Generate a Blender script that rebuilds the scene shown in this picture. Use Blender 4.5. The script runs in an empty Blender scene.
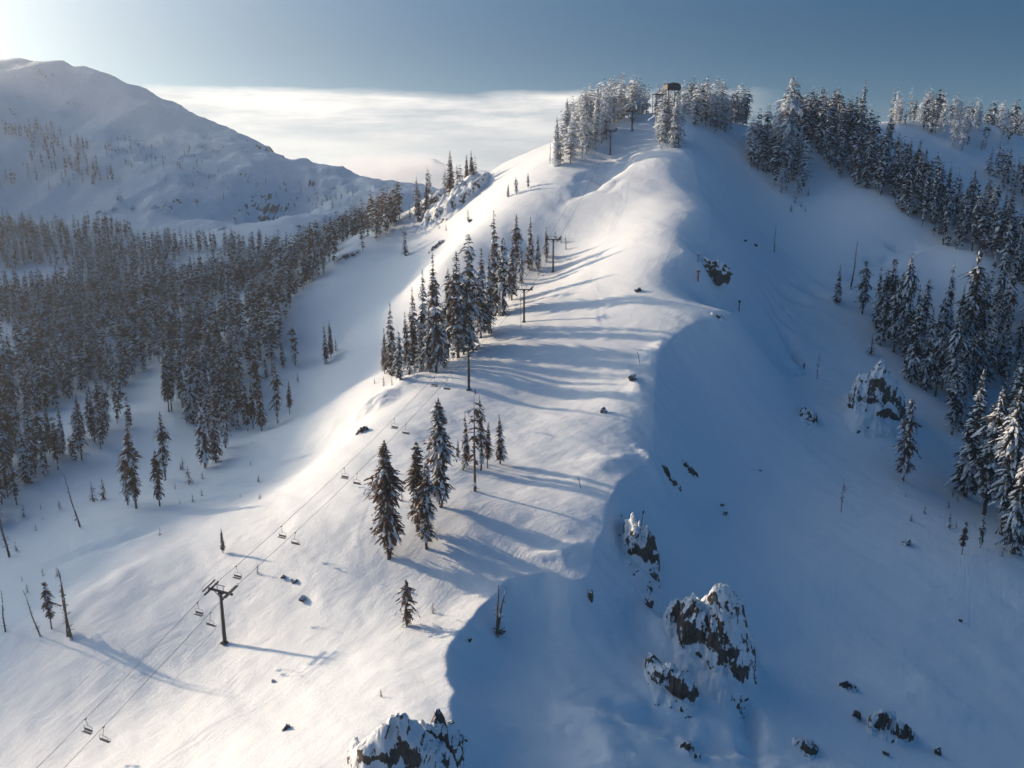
import bpy, bmesh, math, random
import numpy as np
from mathutils import Vector, Matrix, Euler
from math import radians as R, sin, cos, tan, pi, sqrt

sc = bpy.context.scene
COL = sc.collection
rng = np.random.RandomState(7)
random.seed(7)

# ------------------------------------------------------------------ camera
F = 880.0
PITCH = R(14.0)
cd = bpy.data.cameras.new("camera"); cam = bpy.data.objects.new("camera", cd)
COL.objects.link(cam); sc.camera = cam
cd.sensor_width = 36; cd.lens = 36 * F / 1024
cd.clip_start = 1; cd.clip_end = 90000
cam.location = (0, 0, 0); cam.rotation_euler = (R(90) - PITCH, 0, 0)
CP, SP = cos(PITCH), sin(PITCH)

def W(px, py, Y):
    """the world point that stands at horizontal distance Y along the line of sight of a photo position"""
    xc = (px - 512) / F; yc = -(py - 384) / F
    den = CP + yc * SP
    return (xc / den * Y, Y, (-SP + yc * CP) / den * Y)

def proj(p):
    x, y, z = p[..., 0], p[..., 1], p[..., 2]
    d = y * CP - z * SP; u = y * SP + z * CP
    return 512 + F * x / d, 384 - F * u / d, d

# ------------------------------------------------------------------ noise
def hash2(ix, iy, seed):
    h = (ix.astype(np.int64) * 374761393 + iy.astype(np.int64) * 668265263 + seed * 1274126177) & 0x7fffffff
    h = ((h ^ (h >> 13)) * 1274126177) & 0x7fffffff
    h = (h ^ (h >> 16)) & 0xffff
    return h / 65535.0
def vnoise(x, y, seed=0):
    ix = np.floor(x); iy = np.floor(y); fx = x - ix; fy = y - iy
    ux = fx * fx * fx * (fx * (fx * 6 - 15) + 10); uy = fy * fy * fy * (fy * (fy * 6 - 15) + 10)
    a = hash2(ix, iy, seed); b = hash2(ix + 1, iy, seed); c = hash2(ix, iy + 1, seed); d = hash2(ix + 1, iy + 1, seed)
    return (a + (b - a) * ux) * (1 - uy) + (c + (d - c) * ux) * uy - 0.5
def fbm(x, y, seed=0, o=4, g=.5):
    s = 0; a = 1
    for k in range(o):
        s = s + a * vnoise(x * 2 ** k + 13.7 * k, y * 2 ** k - 7.3 * k, seed + k * 17); a *= g
    return s
def smooth(a, b, x):
    t = np.clip((x - a) / (b - a), 0, 1); return t * t * (3 - 2 * t)

# ------------------------------------------------------------------ terrain
# the main ridge line (photo position and distance), h = drop on its shaded side, w = how fast it drops
CREST = [(395,768,121),(450,700,140),(452,645,160),(500,590,178),(545,573,182),(585,572,183),
         (612,500,210),(650,455,241),(657,400,272),(668,345,306),(737,314,331),(698,268,362),(712,215,412),(690,150,480),(690,118,545)]
_c = [Vector((-130, -60, 0)), Vector((-75, 40, 0))] + [Vector(W(*c)) for c in CREST] + [Vector((110, 600, 0))]
CP3 = []
for _i in range(1, len(_c) - 2):
    for _k in range(5):
        t = _k / 5; p0, p1, p2, p3 = _c[_i - 1:_i + 3]
        CP3.append((.5 * ((2 * p1) + (-p0 + p2) * t + (2 * p0 - 5 * p1 + 4 * p2 - p3) * t * t + (-p0 + 3 * p1 - 3 * p2 + p3) * t ** 3))[:2])
CP3.append(_c[-2][:2]); CP3 = np.array([_c[0][:2]] + CP3)
def kink(x, y):
    best = np.full(x.shape, 1e9); sd = np.zeros(x.shape)
    for i in range(len(CP3) - 1):
        ax, ay = CP3[i, 0], CP3[i, 1]; bx, by = CP3[i + 1, 0], CP3[i + 1, 1]
        dx, dy = bx - ax, by - ay; L2 = dx * dx + dy * dy
        tc = np.clip(((x - ax) * dx + (y - ay) * dy) / L2, 0, 1)
        d = np.hypot(x - ax - tc * dx, y - ay - tc * dy); m = d < best
        cr = (dx * (y - ay) - dy * (x - ax))
        best = np.where(m, d, best); sd = np.where(m, np.where(cr < 0, d, -d), sd)
    hh = np.interp(y, [60, 120, 200, 250, 330, 430, 495, 540], [3, 10, 11, 10, 10, 9, 5, 0]); ww = np.interp(y, [120, 200, 250, 350, 450], [6, 6, 9, 15, 22])
    wob = 2.4 * fbm(x / 17, y / 17, 5, 4, .6)
    s = np.clip(sd + wob, 0, None); s = np.sqrt(s * s + .5) - sqrt(.5)
    return -hh * (1 - np.exp(-s / ww))

CTRL = list(CREST[:-1]) + [
 # lit flank with the lift
 (225,643,180),(469,390,288),(470,440,251),(524,322,352),(553,272,410),(610,155,510),(0,768,153),(200,768,136),(330,700,147),
 (350,600,182),(420,500,212),(520,480,223),(560,400,282),(600,300,352),(640,200,440),(560,420,260),(330,520,211),(520,540,194.5),(460,540,194),(565,520,201),(430,570,188),
 (100,640,187),(0,600,217),(0,690,178),(150,560,217),(400,385,305),(300,470,276),(250,500,252),(360,430,268),
 (385,375,335),(430,370,325),(500,320,365),(555,255,425),(500,215,470),(450,255,440),(560,165,505),(600,135,530),
 (400,290,485),(450,320,395),(330,355,440),(290,410,380),(300,290,540),(400,250,560),
 # far edge of the flank and the shoulder
 (545,150,560),(500,167,610),(470,190,620),(430,205,635),(400,217,620),(340,255,580),(285,300,520),
 # summit
 (670,114,545),(640,118,545),(590,130,555),(700,116,560),(760,128,570),(740,150,520),
 # valley on the left
 (0,560,243),(130,512,260),(0,500,295),(200,465,318),(100,450,340),(0,420,400),(100,400,430),(200,400,400),(250,350,470),
 (0,350,560),(100,330,620),(200,300,640),(270,310,560),(0,300,760),(100,270,880),(200,262,830),(300,262,720),(360,225,760),
 # mountain across the valley
 (0,220,1100),(100,215,1080),(200,225,1050),(300,225,980),(60,190,1180),(150,175,1200),(250,190,1180),(330,205,1150),(380,205,1100),
 (0,130,1350),(80,130,1330),(160,140,1330),
 (0,68,1500),(45,66,1500),(70,75,1490),(110,88,1480),(150,102,1470),(200,125,1450),(250,143,1430),(300,161,1410),(350,178,1390),(400,189,1360),(440,196,1330),
 # shaded flank
 (512,768,134),(600,700,156),(520,650,167),(620,768,137),(700,768,143),(850,768,150),(850,700,174),(1024,768,162),(1024,700,184),(700,700,161),(780,640,196),
 (700,640,183),(600,640,172),(800,560,224),(700,510,240),(700,560,212),(800,480,267),(903,480,277),(1000,550,236),(900,620,205),
 (720,450,272),(807,412,308),(880,425,305),(911,383,348),(780,370,330),(720,330,352),(780,300,402),(837,303,405),
 (774,240,455),(750,190,490),(975,496,285),(1024,470,300),(960,400,345),
 # tree band and slope on the right
 (802,152,525),(853,185,485),(894,208,460),(931,239,440),(974,262,415),(1024,290,400),(950,300,405),
 (880,140,570),(900,124,610),(985,124,640),(1024,140,640),(960,155,575),(1000,200,520),(1024,240,470)]
PW = [W(*c) for c in CTRL]
# ground beyond the picture
PW += [(0,40,-112),(0,-200,-150),(-250,0,-165),(-180,120,-140),(250,20,-175),(190,110,-150),(-60,70,-112),(60,90,-110),(-500,-200,-180),(500,-200,-190),
       (-350,250,-150),(-420,420,-135),(-600,650,-95),(-750,300,-60),(-800,900,35),(-1090,790,184),(-1140,1010,228),(-1150,1170,262),(-1230,1400,255),(-1250,640,110),(-1300,400,120),  # includes the unseen far-left ridge, its heights shaped to throw the valley into shade
       (-1500,0,120),(300,250,-95),(400,400,-45),(450,600,5),(800,300,-60),(900,900,0),(500,900,-20),(0,900,-90),(-150,1000,-95),(-300,1150,-85),
       (-350,1700,-90),(-700,2000,-40),(-1300,1700,60),(0,1800,-220),(800,1800,-200),(-1800,1000,60),(0,760,-55),(150,700,-20),(130,620,20)]
PW = np.array(PW)
def tps_phi(r2): return .5 * r2 * np.log(r2 + 1e-9)
S0 = 300.0
def fit(P):
    X = P[:, :2] / S0; n = len(P)
    rhs = P[:, 2] - kink(P[:, 0].copy(), P[:, 1].copy())
    r2 = ((X[:, None] - X[None]) ** 2).sum(-1)
    A = np.zeros((n + 3, n + 3)); A[:n, :n] = tps_phi(r2) + np.eye(n) * 2e-5
    A[:n, n] = 1; A[:n, n + 1:] = X; A[n, :n] = 1; A[n + 1:, :n] = X.T
    return X, np.linalg.solve(A, np.concatenate([rhs, np.zeros(3)]))
TX, TC = fit(PW)
def tps(x, y):
    s = np.zeros(x.shape); n = len(TX); x = x / S0; y = y / S0
    for i in range(n): s += TC[i] * tps_phi((x - TX[i, 0]) ** 2 + (y - TX[i, 1]) ** 2)
    return s + TC[n] + TC[n + 1] * x + TC[n + 2] * y

BUMPS = []   # (x, y, height, radius_along, radius_across, direction)
def bump(px, py, Y, h, ra, rb, ang=0):
    p = W(px, py, Y); BUMPS.append((p[0], p[1], h, ra, rb, ang))

def height(x, y):
    z = tps(np.clip(x, -2600, 2600), np.clip(y, -1200, 2600)) + kink(x, y)
    z = np.clip(z, -420, 330)
    near = smooth(900, 500, np.hypot(x, y - 200))
    far = smooth(500, 1000, np.hypot(x - 60, y - 300))
    # wind-packed relief, stretched along the fall line
    z = z + near * (1.3 * fbm(x / 55, y / 55, 11, 3) + .20 * fbm(x / 6, y / 6, 13, 3) * smooth(420, 200, y) + .55 * fbm((x * .8 + y * .6) / 9, (y * .8 - x * .6) / 22, 3, 3))
    mt = smooth(850, 1150, y + 0 * x) * smooth(100, -150, x + .0 * y)
    rid = 1 - np.abs(fbm(x / 170, y / 230, 21, 4)) * 2.2
    z = z + mt * (8 * fbm(x / 60, y / 60, 31, 5) + 16 * (rid - .6) + 6 * (1 - 2 * np.abs(fbm(x / 38 + y / 90, y / 60, 37, 3)))) + (far - mt * far) * 14 * fbm(x / 300, y / 300, 41, 4)
    # ledges: short cliffs breaking through the snow across the valley
    led = .6 * mt * smooth(.12, .3, fbm(x / 140, y / 110, 51, 3)) * smooth(95, 20, np.abs(z + 8))
    st = 16.0; q = z / st + .35 * fbm(x / 90, y / 90, 61, 2); fr = q - np.floor(q)
    z = z + led * st * .8 * (smooth(.25, .6, fr) - fr)
    for bx, by, h, ra, rb, a in BUMPS:
        if ra < 60:
            m_ = (np.abs(x - bx) < ra * 4 + 8) & (np.abs(y - by) < ra * 4 + 8)
            if not m_.any(): continue
            xx, yy = x[m_], y[m_]; wx = .45 * ra * fbm(xx / ra, yy / ra, 91, 4); wy = .45 * ra * fbm(xx / ra + 9, yy / ra, 92, 4)
            u = (xx + wx - bx) * cos(a) + (yy + wy - by) * sin(a); v = -(xx + wx - bx) * sin(a) + (yy + wy - by) * cos(a)
            z = z.copy(); z[m_] += h * np.exp(-(u / ra) ** 2 - (v / rb) ** 2); continue
        u = (x - bx) * cos(a) + (y - by) * sin(a); v = -(x - bx) * sin(a) + (y - by) * cos(a)
        z = z + h * np.exp(-(u / ra) ** 2 - (v / rb) ** 2)
    # beyond the mountains the land drops away to low country with far ranges
    out = smooth(2100, 3200, np.hypot(x * .9, y + 0 * x)) 
    low = -420 + 240 * fbm(x / 2300, y / 2300, 71, 5)
    for cx, cy, hh, rr in FARPK:
        dd = np.hypot((x - cx) / rr, (y - cy) / (rr * 1.6)); low = np.maximum(low, hh + 480 * 0 - (dd * 420) + 150 * fbm(x / 500, y / 500, 81, 5))
    return z * (1 - out) + low * out
def farpk(px, py, Y, r):
    p = W(px, py, Y); return (p[0], p[1], p[2], r)
FARPK = [farpk(432,160,6200,700), farpk(378,170,8200,650), farpk(350,168,9000,600), farpk(470,172,5600,900), farpk(250,182,9500,1300), farpk(520,176,7800,1200),
         farpk(900,170,9000,2500), farpk(-300,150,9000,2500)]

# bumps and hollows seen in the photograph
bump(372,420,292, 2.8, 7, 5, .3)         # hump with a dark stone
bump(603,193,480, -6.5, 19, 8, .78)       # hollow in shade under the summit
bump(450,196,625, 9, 26, 15, .3)
bump(548,300,372, 0.8, 10, 6, .4)
bump(655,375,300, 2.2, 7, 4, 1.2)
bump(706,280,362, 3.0, 9, 7, 0)

for gx, gy, gY in [(905,222,438),(885,232,432),(860,243,425),(835,255,420),(812,266,415),(792,280,408),(780,294,400),(776,306,390),(782,318,378),(793,330,368),(803,342,360),(802,354,352),(790,362,346),(772,366,340),(755,368,336)]:
    bump(gx, gy, gY, -3.6, 8, 2.3, {0: 2.6}.get(0) if gx > 785 and gy < 290 else (1.9 if gy < 350 else .3))
for gx, gy, gY, gh, ga, gb, gg in [(700,712,152,-2.2,16,2.2,0.0),(752,690,158,-2.0,2.4,9,0.0),(650,690,158,-1.6,7,2,-.7),(705,722,149,1.0,18,2.2,0),
        (640,560,194,1.5,6,4,0),(655,598,182,1.6,3,8,.2),(560,572,188,1.2,8,3,0),(690,600,178,3.0,7,6,0),(725,620,176,3,9,8,0),
        (655,462,236,1.6,2.2,7,.5),(612,470,232,.8,9,4,.3),(635,395,280,1.0,3,12,.1),(500,560,192,.3,6,10,.5),(455,600,180,-.8,9,5,.6),
        (250,470,280,-.9,9,5,0),(215,500,268,.8,10,5,.4),(120,550,235,-1.2,14,5,.5),(330,430,296,1.4,6,9,.6),(400,395,302,1.6,5,14,-.5),
        (90,620,205,1.3,14,8,.6),(850,620,202,.8,14,7,2.2),(930,700,180,.8,12,6,2.4),(600,740,144,.9,5,14,.3)]:
    bump(gx, gy, gY, gh * (1.8 if gx > 690 or gy > 690 else 1), ga, gb, gg)

def axis(fine0, fine1, step, lo, hi, g=1.045, mx=900):
    a = list(np.arange(fine0, fine1, step)); s = step; v = a[0]; L = []
    while v > lo: s = min(s * (g if v > -1300 else 1.06), mx); v -= s; L.append(v)
    s = step; v = a[-1]; Rr = []
    while v < hi: s = min(s * (1.02 if v < 500 else 1.06), mx); v += s; Rr.append(v)
    return np.array(L[::-1] + a + Rr)
GX = axis(-70, 120, .55, -45000, 45000, 1.013)
ya = list(np.arange(112, 300, .55)); 
while ya[-1] < 620: ya.append(ya[-1] + min(1.1, .55 + (ya[-1] - 300) * .006))
s = 1.1
while ya[-1] < 60000: s = min(s * (1.012 if ya[-1] < 1600 else 1.05), 1200); ya.append(ya[-1] + s)
yb = []; s = .55; v = 112
while v > -30000: s = min(s * 1.09, 1500); v -= s; yb.append(v)
GY = np.array(yb[::-1] + ya)
XX, YY = np.meshgrid(GX, GY, indexing='ij')
ZZ = height(XX, YY)

def H(x, y):
    x = np.asarray(x, float); y = np.asarray(y, float)
    i = np.clip(np.searchsorted(GX, x) - 1, 0, len(GX) - 2); j = np.clip(np.searchsorted(GY, y) - 1, 0, len(GY) - 2)
    fx = (x - GX[i]) / (GX[i + 1] - GX[i]); fy = (y - GY[j]) / (GY[j + 1] - GY[j])
    return (ZZ[i, j] * (1 - fx) + ZZ[i + 1, j] * fx) * (1 - fy) + (ZZ[i, j + 1] * (1 - fx) + ZZ[i + 1, j + 1] * fx) * fy

TS = np.concatenate([np.arange(100, 700, .5), np.arange(700, 2500, 3.0)])
def hit(px, py):
    """where the line of sight meets the ground"""
    a = W(px, py, 1.0); X = a[0] * TS; Z = a[2] * TS
    g = H(X, TS); k = np.nonzero(Z < g)[0]
    if len(k) == 0: k = [int(np.argmin(Z - g))]
    k = k[0]
    if k == 0: t = TS[0]
    else:
        d0 = Z[k - 1] - g[k - 1]; d1 = Z[k] - g[k]; t = TS[k - 1] + (TS[k] - TS[k - 1]) * d0 / (d0 - d1 + 1e-9)
    return Vector((a[0] * t, t, float(H(a[0] * t, t))))

def mesh_np(name, V, Fq, smooth_=True):
    me = bpy.data.meshes.new(name)
    V = np.asarray(V, np.float32); n = len(V); me.vertices.add(n); me.vertices.foreach_set('co', V.ravel())
    if isinstance(Fq, np.ndarray):
        k = Fq.shape[1]; nf = len(Fq)
        me.loops.add(nf * k); me.loops.foreach_set('vertex_index', Fq.ravel().astype(np.int32))
        me.polygons.add(nf); me.polygons.foreach_set('loop_start', np.arange(0, nf * k, k, dtype=np.int32))
        me.polygons.foreach_set('loop_total', np.full(nf, k, np.int32))
    else:
        lens = np.array([len(f) for f in Fq], np.int32); flat = np.array([i for f in Fq for i in f], np.int32)
        me.loops.add(len(flat)); me.loops.foreach_set('vertex_index', flat)
        me.polygons.add(len(lens)); me.polygons.foreach_set('loop_start', np.concatenate([[0], np.cumsum(lens)[:-1]]).astype(np.int32))
        me.polygons.foreach_set('loop_total', lens)
    me.polygons.foreach_set('use_smooth', np.full(len(me.polygons), smooth_, bool))
    me.update(calc_edges=True); me.validate()
    return me
# ------------------------------------------------------------------ materials
def newmat(name):
    m = bpy.data.materials.new(name); m.use_nodes = True; nt = m.node_tree
    return m, nt, nt.nodes['Principled BSDF'], nt.nodes, nt.links
def ramp(nt, src, stops, interp='LINEAR'):
    r = nt.nodes.new('ShaderNodeValToRGB'); nt.links.new(src, r.inputs[0]); r.color_ramp.interpolation = interp
    while len(r.color_ramp.elements) < len(stops): r.color_ramp.elements.new(.5)
    for e, (p, c) in zip(r.color_ramp.elements, stops):
        e.position = p; e.color = (c, c, c, 1) if not isinstance(c, tuple) else (*c, 1)
    return r.outputs[0]
def noise(nt, vec, scale, detail=4, rough=.55):
    n = nt.nodes.new('ShaderNodeTexNoise'); n.inputs['Scale'].default_value = scale; n.inputs['Detail'].default_value = detail
    n.inputs['Roughness'].default_value = rough
    if vec: nt.links.new(vec, n.inputs['Vector'])
    return n.outputs['Fac']
def math_(nt, op, a, b=None, clamp=False):
    n = nt.nodes.new('ShaderNodeMath'); n.operation = op; n.use_clamp = clamp
    for i, v in enumerate((a, b)):
        if v is None: continue
        if isinstance(v, (int, float)): n.inputs[i].default_value = v
        else: nt.links.new(v, n.inputs[i])
    return n.outputs[0]
def mixc(nt, fac, a, b):
    n = nt.nodes.new('ShaderNodeMix'); n.data_type = 'RGBA'
    for k, v in ((0, fac), (6, a), (7, b)):
        if isinstance(v, tuple): n.inputs[k].default_value = (*v, 1)
        elif isinstance(v, (int, float)): n.inputs[k].default_value = v
        else: nt.links.new(v, n.inputs[k])
    return n.outputs[2]
def vmap(nt, src, scale, rot=(0, 0, 0)):
    n = nt.nodes.new('ShaderNodeMapping'); n.inputs['Scale'].default_value = scale; n.inputs['Rotation'].default_value = rot
    nt.links.new(src, n.inputs['Vector']); return n.outputs[0]
SNOWC = (.80, .86, .92)
def mat_snow():
    m, nt, p, N, L = newmat('snow')
    g = N.new('ShaderNodeNewGeometry'); pos = g.outputs['Position']
    # sastrugi and ski tracks as relief
    a = noise(nt, vmap(nt, vmap(nt, pos, (1, 1, 1), (0, 0, R(-33))), (.28, 1, 1)), .35, 6, .6)
    b = noise(nt, pos, 1.6, 5, .6)
    c = noise(nt, pos, .05, 3)
    tr = noise(nt, vmap(nt, vmap(nt, pos, (1, 1, 1), (0, 0, R(25.5))), (1.1, .018, .02)), 1.0, 4, .7)      # tracks that run down the piste
    trm = ramp(nt, noise(nt, pos, .022, 2), [(.42, 0.), (.62, 1.)])
    spf = N.new('ShaderNodeSeparateXYZ'); L.new(pos, spf.inputs[0])
    farm = math_(nt, 'MULTIPLY', math_(nt, 'SUBTRACT', spf.outputs[1], 650), .004, True)
    h = math_(nt, 'ADD', math_(nt, 'MULTIPLY', a, .42), math_(nt, 'ADD', math_(nt, 'MULTIPLY', b, .22), math_(nt, 'MULTIPLY', noise(nt, pos, .16, 4, .6), .35)))
    h = math_(nt, 'ADD', h, math_(nt, 'MULTIPLY', math_(nt, 'MULTIPLY', tr, trm), .34))
    h = math_(nt, 'ADD', h, math_(nt, 'MULTIPLY', farm, math_(nt, 'MULTIPLY', noise(nt, pos, .045, 8, .7), 16)))
    bu = N.new('ShaderNodeBump'); bu.inputs['Strength'].default_value = .55; bu.inputs['Distance'].default_value = .8
    L.new(h, bu.inputs['Height']); L.new(bu.outputs[0], p.inputs['Normal'])
    snow = mixc(nt, c, (.80, .86, .92), (.84, .90, .96))
    # rock shows where it is steep
    sep = N.new('ShaderNodeSeparateXYZ'); L.new(g.outputs['True Normal'], sep.inputs[0])
    steep = math_(nt, 'ADD', sep.outputs[2], math_(nt, 'MULTIPLY', math_(nt, 'SUBTRACT', noise(nt, vmap(nt, pos, (1, 1, .5)), .12, 8, .65), .5), .55))
    sp2 = N.new('ShaderNodeSeparateXYZ'); L.new(pos, sp2.inputs[0])
    k = ramp(nt, math_(nt, 'SUBTRACT', steep, math_(nt, 'MULTIPLY', math_(nt, 'GREATER_THAN', sp2.outputs[1], 760), .24)), [(.28, 1.), (.33, 0.)])
    rock = mixc(nt, noise(nt, pos, .3, 5), (.07, .055, .045), (.22, .16, .11))
    L.new(mixc(nt, k, snow, rock), p.inputs['Base Color'])
    p.inputs['Roughness'].default_value = .62; p.inputs['Specular IOR Level'].default_value = .25
    return m
M_SNOW = mat_snow()

nx, ny = len(GX), len(GY)
idx = np.arange(nx * ny).reshape(nx, ny)
Fq = np.stack([idx[:-1, :-1], idx[1:, :-1], idx[1:, 1:], idx[:-1, 1:]], -1).reshape(-1, 4)
me = mesh_np('ground', np.stack([XX, YY, ZZ], -1).reshape(-1, 3), Fq)
me.materials.append(M_SNOW)
ground = bpy.data.objects.new('ground', me); COL.objects.link(ground); ground['kind'] = 'structure'

# ------------------------------------------------------------------ light, sky, air
SUN_AZ, SUN_EL = R(59), R(14)      # azimuth to the left of the line of view
sd = bpy.data.lights.new('sun', 'SUN'); sun = bpy.data.objects.new('sun', sd); COL.objects.link(sun)
sd.energy = 4.3; sd.angle = R(1.1); sd.color = (1.0, .75, .51)
tosun = Vector((-sin(SUN_AZ) * cos(SUN_EL), cos(SUN_AZ) * cos(SUN_EL), sin(SUN_EL)))
sun.rotation_euler = tosun.to_track_quat('Z', 'Y').to_euler()

w = bpy.data.worlds.new('World'); sc.world = w; w.use_nodes = True
nt = w.node_tree; N = nt.nodes; L = nt.links; bg = N['Background']
sky = N.new('ShaderNodeTexSky'); sky.sky_type = 'NISHITA'; sky.sun_disc = False
sky.sun_elevation = SUN_EL; sky.sun_rotation = -SUN_AZ
sky.air_density = .7; sky.dust_density = 3.5; sky.ozone_density = 3.0; sky.altitude = 2200
tc = N.new('ShaderNodeTexCoord'); sepv = N.new('ShaderNodeSeparateXYZ'); L.new(tc.outputs['Generated'], sepv.inputs[0])
el = sepv.outputs[2]
az = math_(nt, 'ARCTAN2', sepv.outputs[0], sepv.outputs[1])          # + to the right
# a bank of high stratus low over the horizon
comb = N.new('ShaderNodeCombineXYZ'); L.new(math_(nt, 'MULTIPLY', az, 2.2), comb.inputs[0]); L.new(math_(nt, 'MULTIPLY', el, 17), comb.inputs[1])
str_ = noise(nt, comb.outputs[0], 2.4, 8, .62)
comb2 = N.new('ShaderNodeCombineXYZ'); L.new(math_(nt, 'MULTIPLY', az, 3), comb2.inputs[0]); L.new(math_(nt, 'MULTIPLY', el, 8), comb2.inputs[1])
edge = math_(nt, 'ADD', .078, math_(nt, 'MULTIPLY', math_(nt, 'SUBTRACT', noise(nt, comb2.outputs[0], 1.5, 6, .5), .5), .042))
fade = math_(nt, 'SUBTRACT', 1.0, math_(nt, 'MULTIPLY', math_(nt, 'SUBTRACT', az, .12), 6.0, True), True)
mask = math_(nt, 'MULTIPLY', math_(nt, 'SUBTRACT', edge, el), 110, True)
dens = ramp(nt, str_, [(.30, .62), (.55, .97)])
mask = math_(nt, 'MULTIPLY', math_(nt, 'MULTIPLY', mask, dens), fade)
streak = mixc(nt, ramp(nt, str_, [(.36, 0.), (.62, 1.)]), (5.4, 5.6, 5.9), (11.0, 10.4, 9.6))
cl = N.new('ShaderNodeMix'); cl.data_type = 'RGBA'
CLOUD = cl
L.new(mask, cl.inputs[0]); L.new(sky.outputs[0], cl.inputs[6]); L.new(streak, cl.inputs[7])
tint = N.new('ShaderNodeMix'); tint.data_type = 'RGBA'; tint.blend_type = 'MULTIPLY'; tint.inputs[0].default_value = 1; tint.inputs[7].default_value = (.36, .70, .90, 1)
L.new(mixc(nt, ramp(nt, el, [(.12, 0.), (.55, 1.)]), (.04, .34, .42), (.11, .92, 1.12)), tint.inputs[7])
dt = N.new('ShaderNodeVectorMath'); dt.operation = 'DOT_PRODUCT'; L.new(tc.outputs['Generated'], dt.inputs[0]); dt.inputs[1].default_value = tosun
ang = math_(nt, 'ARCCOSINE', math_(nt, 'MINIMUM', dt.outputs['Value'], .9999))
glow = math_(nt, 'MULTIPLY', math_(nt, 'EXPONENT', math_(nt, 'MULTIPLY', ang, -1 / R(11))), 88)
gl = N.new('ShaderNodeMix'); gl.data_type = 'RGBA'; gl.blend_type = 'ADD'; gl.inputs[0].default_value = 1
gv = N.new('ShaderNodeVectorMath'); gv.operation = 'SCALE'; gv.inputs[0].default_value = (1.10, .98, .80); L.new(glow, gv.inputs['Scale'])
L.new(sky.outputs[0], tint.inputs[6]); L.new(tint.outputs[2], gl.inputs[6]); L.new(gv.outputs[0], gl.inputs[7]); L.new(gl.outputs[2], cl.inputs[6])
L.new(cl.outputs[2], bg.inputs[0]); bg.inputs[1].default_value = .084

def box_mesh(name, lo, hi):
    bm = bmesh.new(); bmesh.ops.create_cube(bm, size=1)
    for v in bm.verts: v.co = Vector([(lo[i] + hi[i]) / 2 + v.co[i] * (hi[i] - lo[i]) for i in range(3)])
    me = bpy.data.meshes.new(name); bm.to_mesh(me); bm.free(); return me
HAZE = .00012
hz = bpy.data.objects.new('haze', box_mesh('haze', (-4000, -700, -900), (3500, 13000, 270))); COL.objects.link(hz)
hz['kind'] = 'stuff'; hz['label'] = 'thin pale winter haze filling the air over the valley'; hz['category'] = 'haze'
m = bpy.data.materials.new('haze'); m.use_nodes = True; m.node_tree.nodes.clear(); n2 = m.node_tree.nodes
vo = n2.new('ShaderNodeVolumePrincipled'); vo.inputs['Color'].default_value = (.82, .89, .94, 1); vo.inputs['Density'].default_value = HAZE
vo.inputs['Anisotropy'].default_value = .75
oo = n2.new('ShaderNodeOutputMaterial'); m.node_tree.links.new(vo.outputs[0], oo.inputs['Volume']); hz.data.materials.append(m)

sc.view_settings.view_transform = 'Standard'; sc.view_settings.look = 'None'; sc.view_settings.gamma = 1
sc.view_settings.exposure = 0.52
sc.cycles.max_bounces = 4; sc.cycles.diffuse_bounces = 2; sc.cycles.volume_bounces = 2; sc.cycles.transparent_max_bounces = 8
sc.cycles.use_denoising = True

# fog rolling over the saddle between the far mountain and the knob
def fog(px, py, Y, size, dens, label, seed):
    c = Vector(W(px, py, Y)); bm = bmesh.new(); bmesh.ops.create_icosphere(bm, subdivisions=4, radius=1)
    for v in bm.verts:
        n = v.co.copy(); k = 1 + .35 * float(fbm(np.array([n.x * 2 + seed]), np.array([n.y * 2 + n.z * 3]), seed, 3)[0]); v.co = Vector((n.x * size[0] * k, n.y * size[1] * k, n.z * size[2] * k))
    me = bpy.data.meshes.new('fog'); bm.to_mesh(me); bm.free(); o = bpy.data.objects.new('fog_bank', me); COL.objects.link(o); o.location = c
    m = bpy.data.materials.new('fog'); m.use_nodes = True; t = m.node_tree; t.nodes.clear(); v = t.nodes.new('ShaderNodeVolumePrincipled')
    v.inputs['Color'].default_value = (.95, .96, 1, 1); v.inputs['Anisotropy'].default_value = .3
    tc_ = t.nodes.new('ShaderNodeTexCoord'); nn = noise(t, vmap(t, tc_.outputs['Object'], (1, 1, 2.2)), .011, 5, .6)
    ln = t.nodes.new('ShaderNodeVectorMath'); ln.operation = 'LENGTH'; t.links.new(vmap(t, tc_.outputs['Object'], tuple(1 / s for s in size)), ln.inputs[0])
    fall = math_(t, 'MULTIPLY', math_(t, 'SUBTRACT', 1.0, ln.outputs['Value']), 1.6, True)
    dd = math_(t, 'MULTIPLY', math_(t, 'MULTIPLY', math_(t, 'SUBTRACT', nn, .40), 4.0, True), math_(t, 'MULTIPLY', fall, dens)); t.links.new(dd, v.inputs['Density'])
    ou = t.nodes.new('ShaderNodeOutputMaterial'); t.links.new(v.outputs[0], ou.inputs['Volume']); me.materials.append(m)
    o['kind'] = 'stuff'; o['label'] = label; o['category'] = 'fog'
fog(392, 176, 2300, (230, 260, 62), .02, 'bright fog rolling through the saddle left of the rocky knob', 4)
sc.cycles.volume_step_rate = 2; sc.cycles.volume_max_steps = 96
# ------------------------------------------------------------------ object helpers
def tag(o, label=None, cat=None, group=None, kind=None):
    if label: o['label'] = label
    if cat: o['category'] = cat
    if group: o['group'] = group
    if kind: o['kind'] = kind
    return o
def link(name, me, parent=None, mat=None):
    o = bpy.data.objects.new(name, me); COL.objects.link(o)
    if parent: o.parent = parent
    if mat and not me.materials: me.materials.append(mat)
    return o
def empty(name, loc, rz=0, scale=1):
    o = bpy.data.objects.new(name, None); COL.objects.link(o); o.location = loc; o.rotation_euler = (0, 0, rz)
    o.scale = (scale,) * 3; o.empty_display_size = .5; return o

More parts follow.
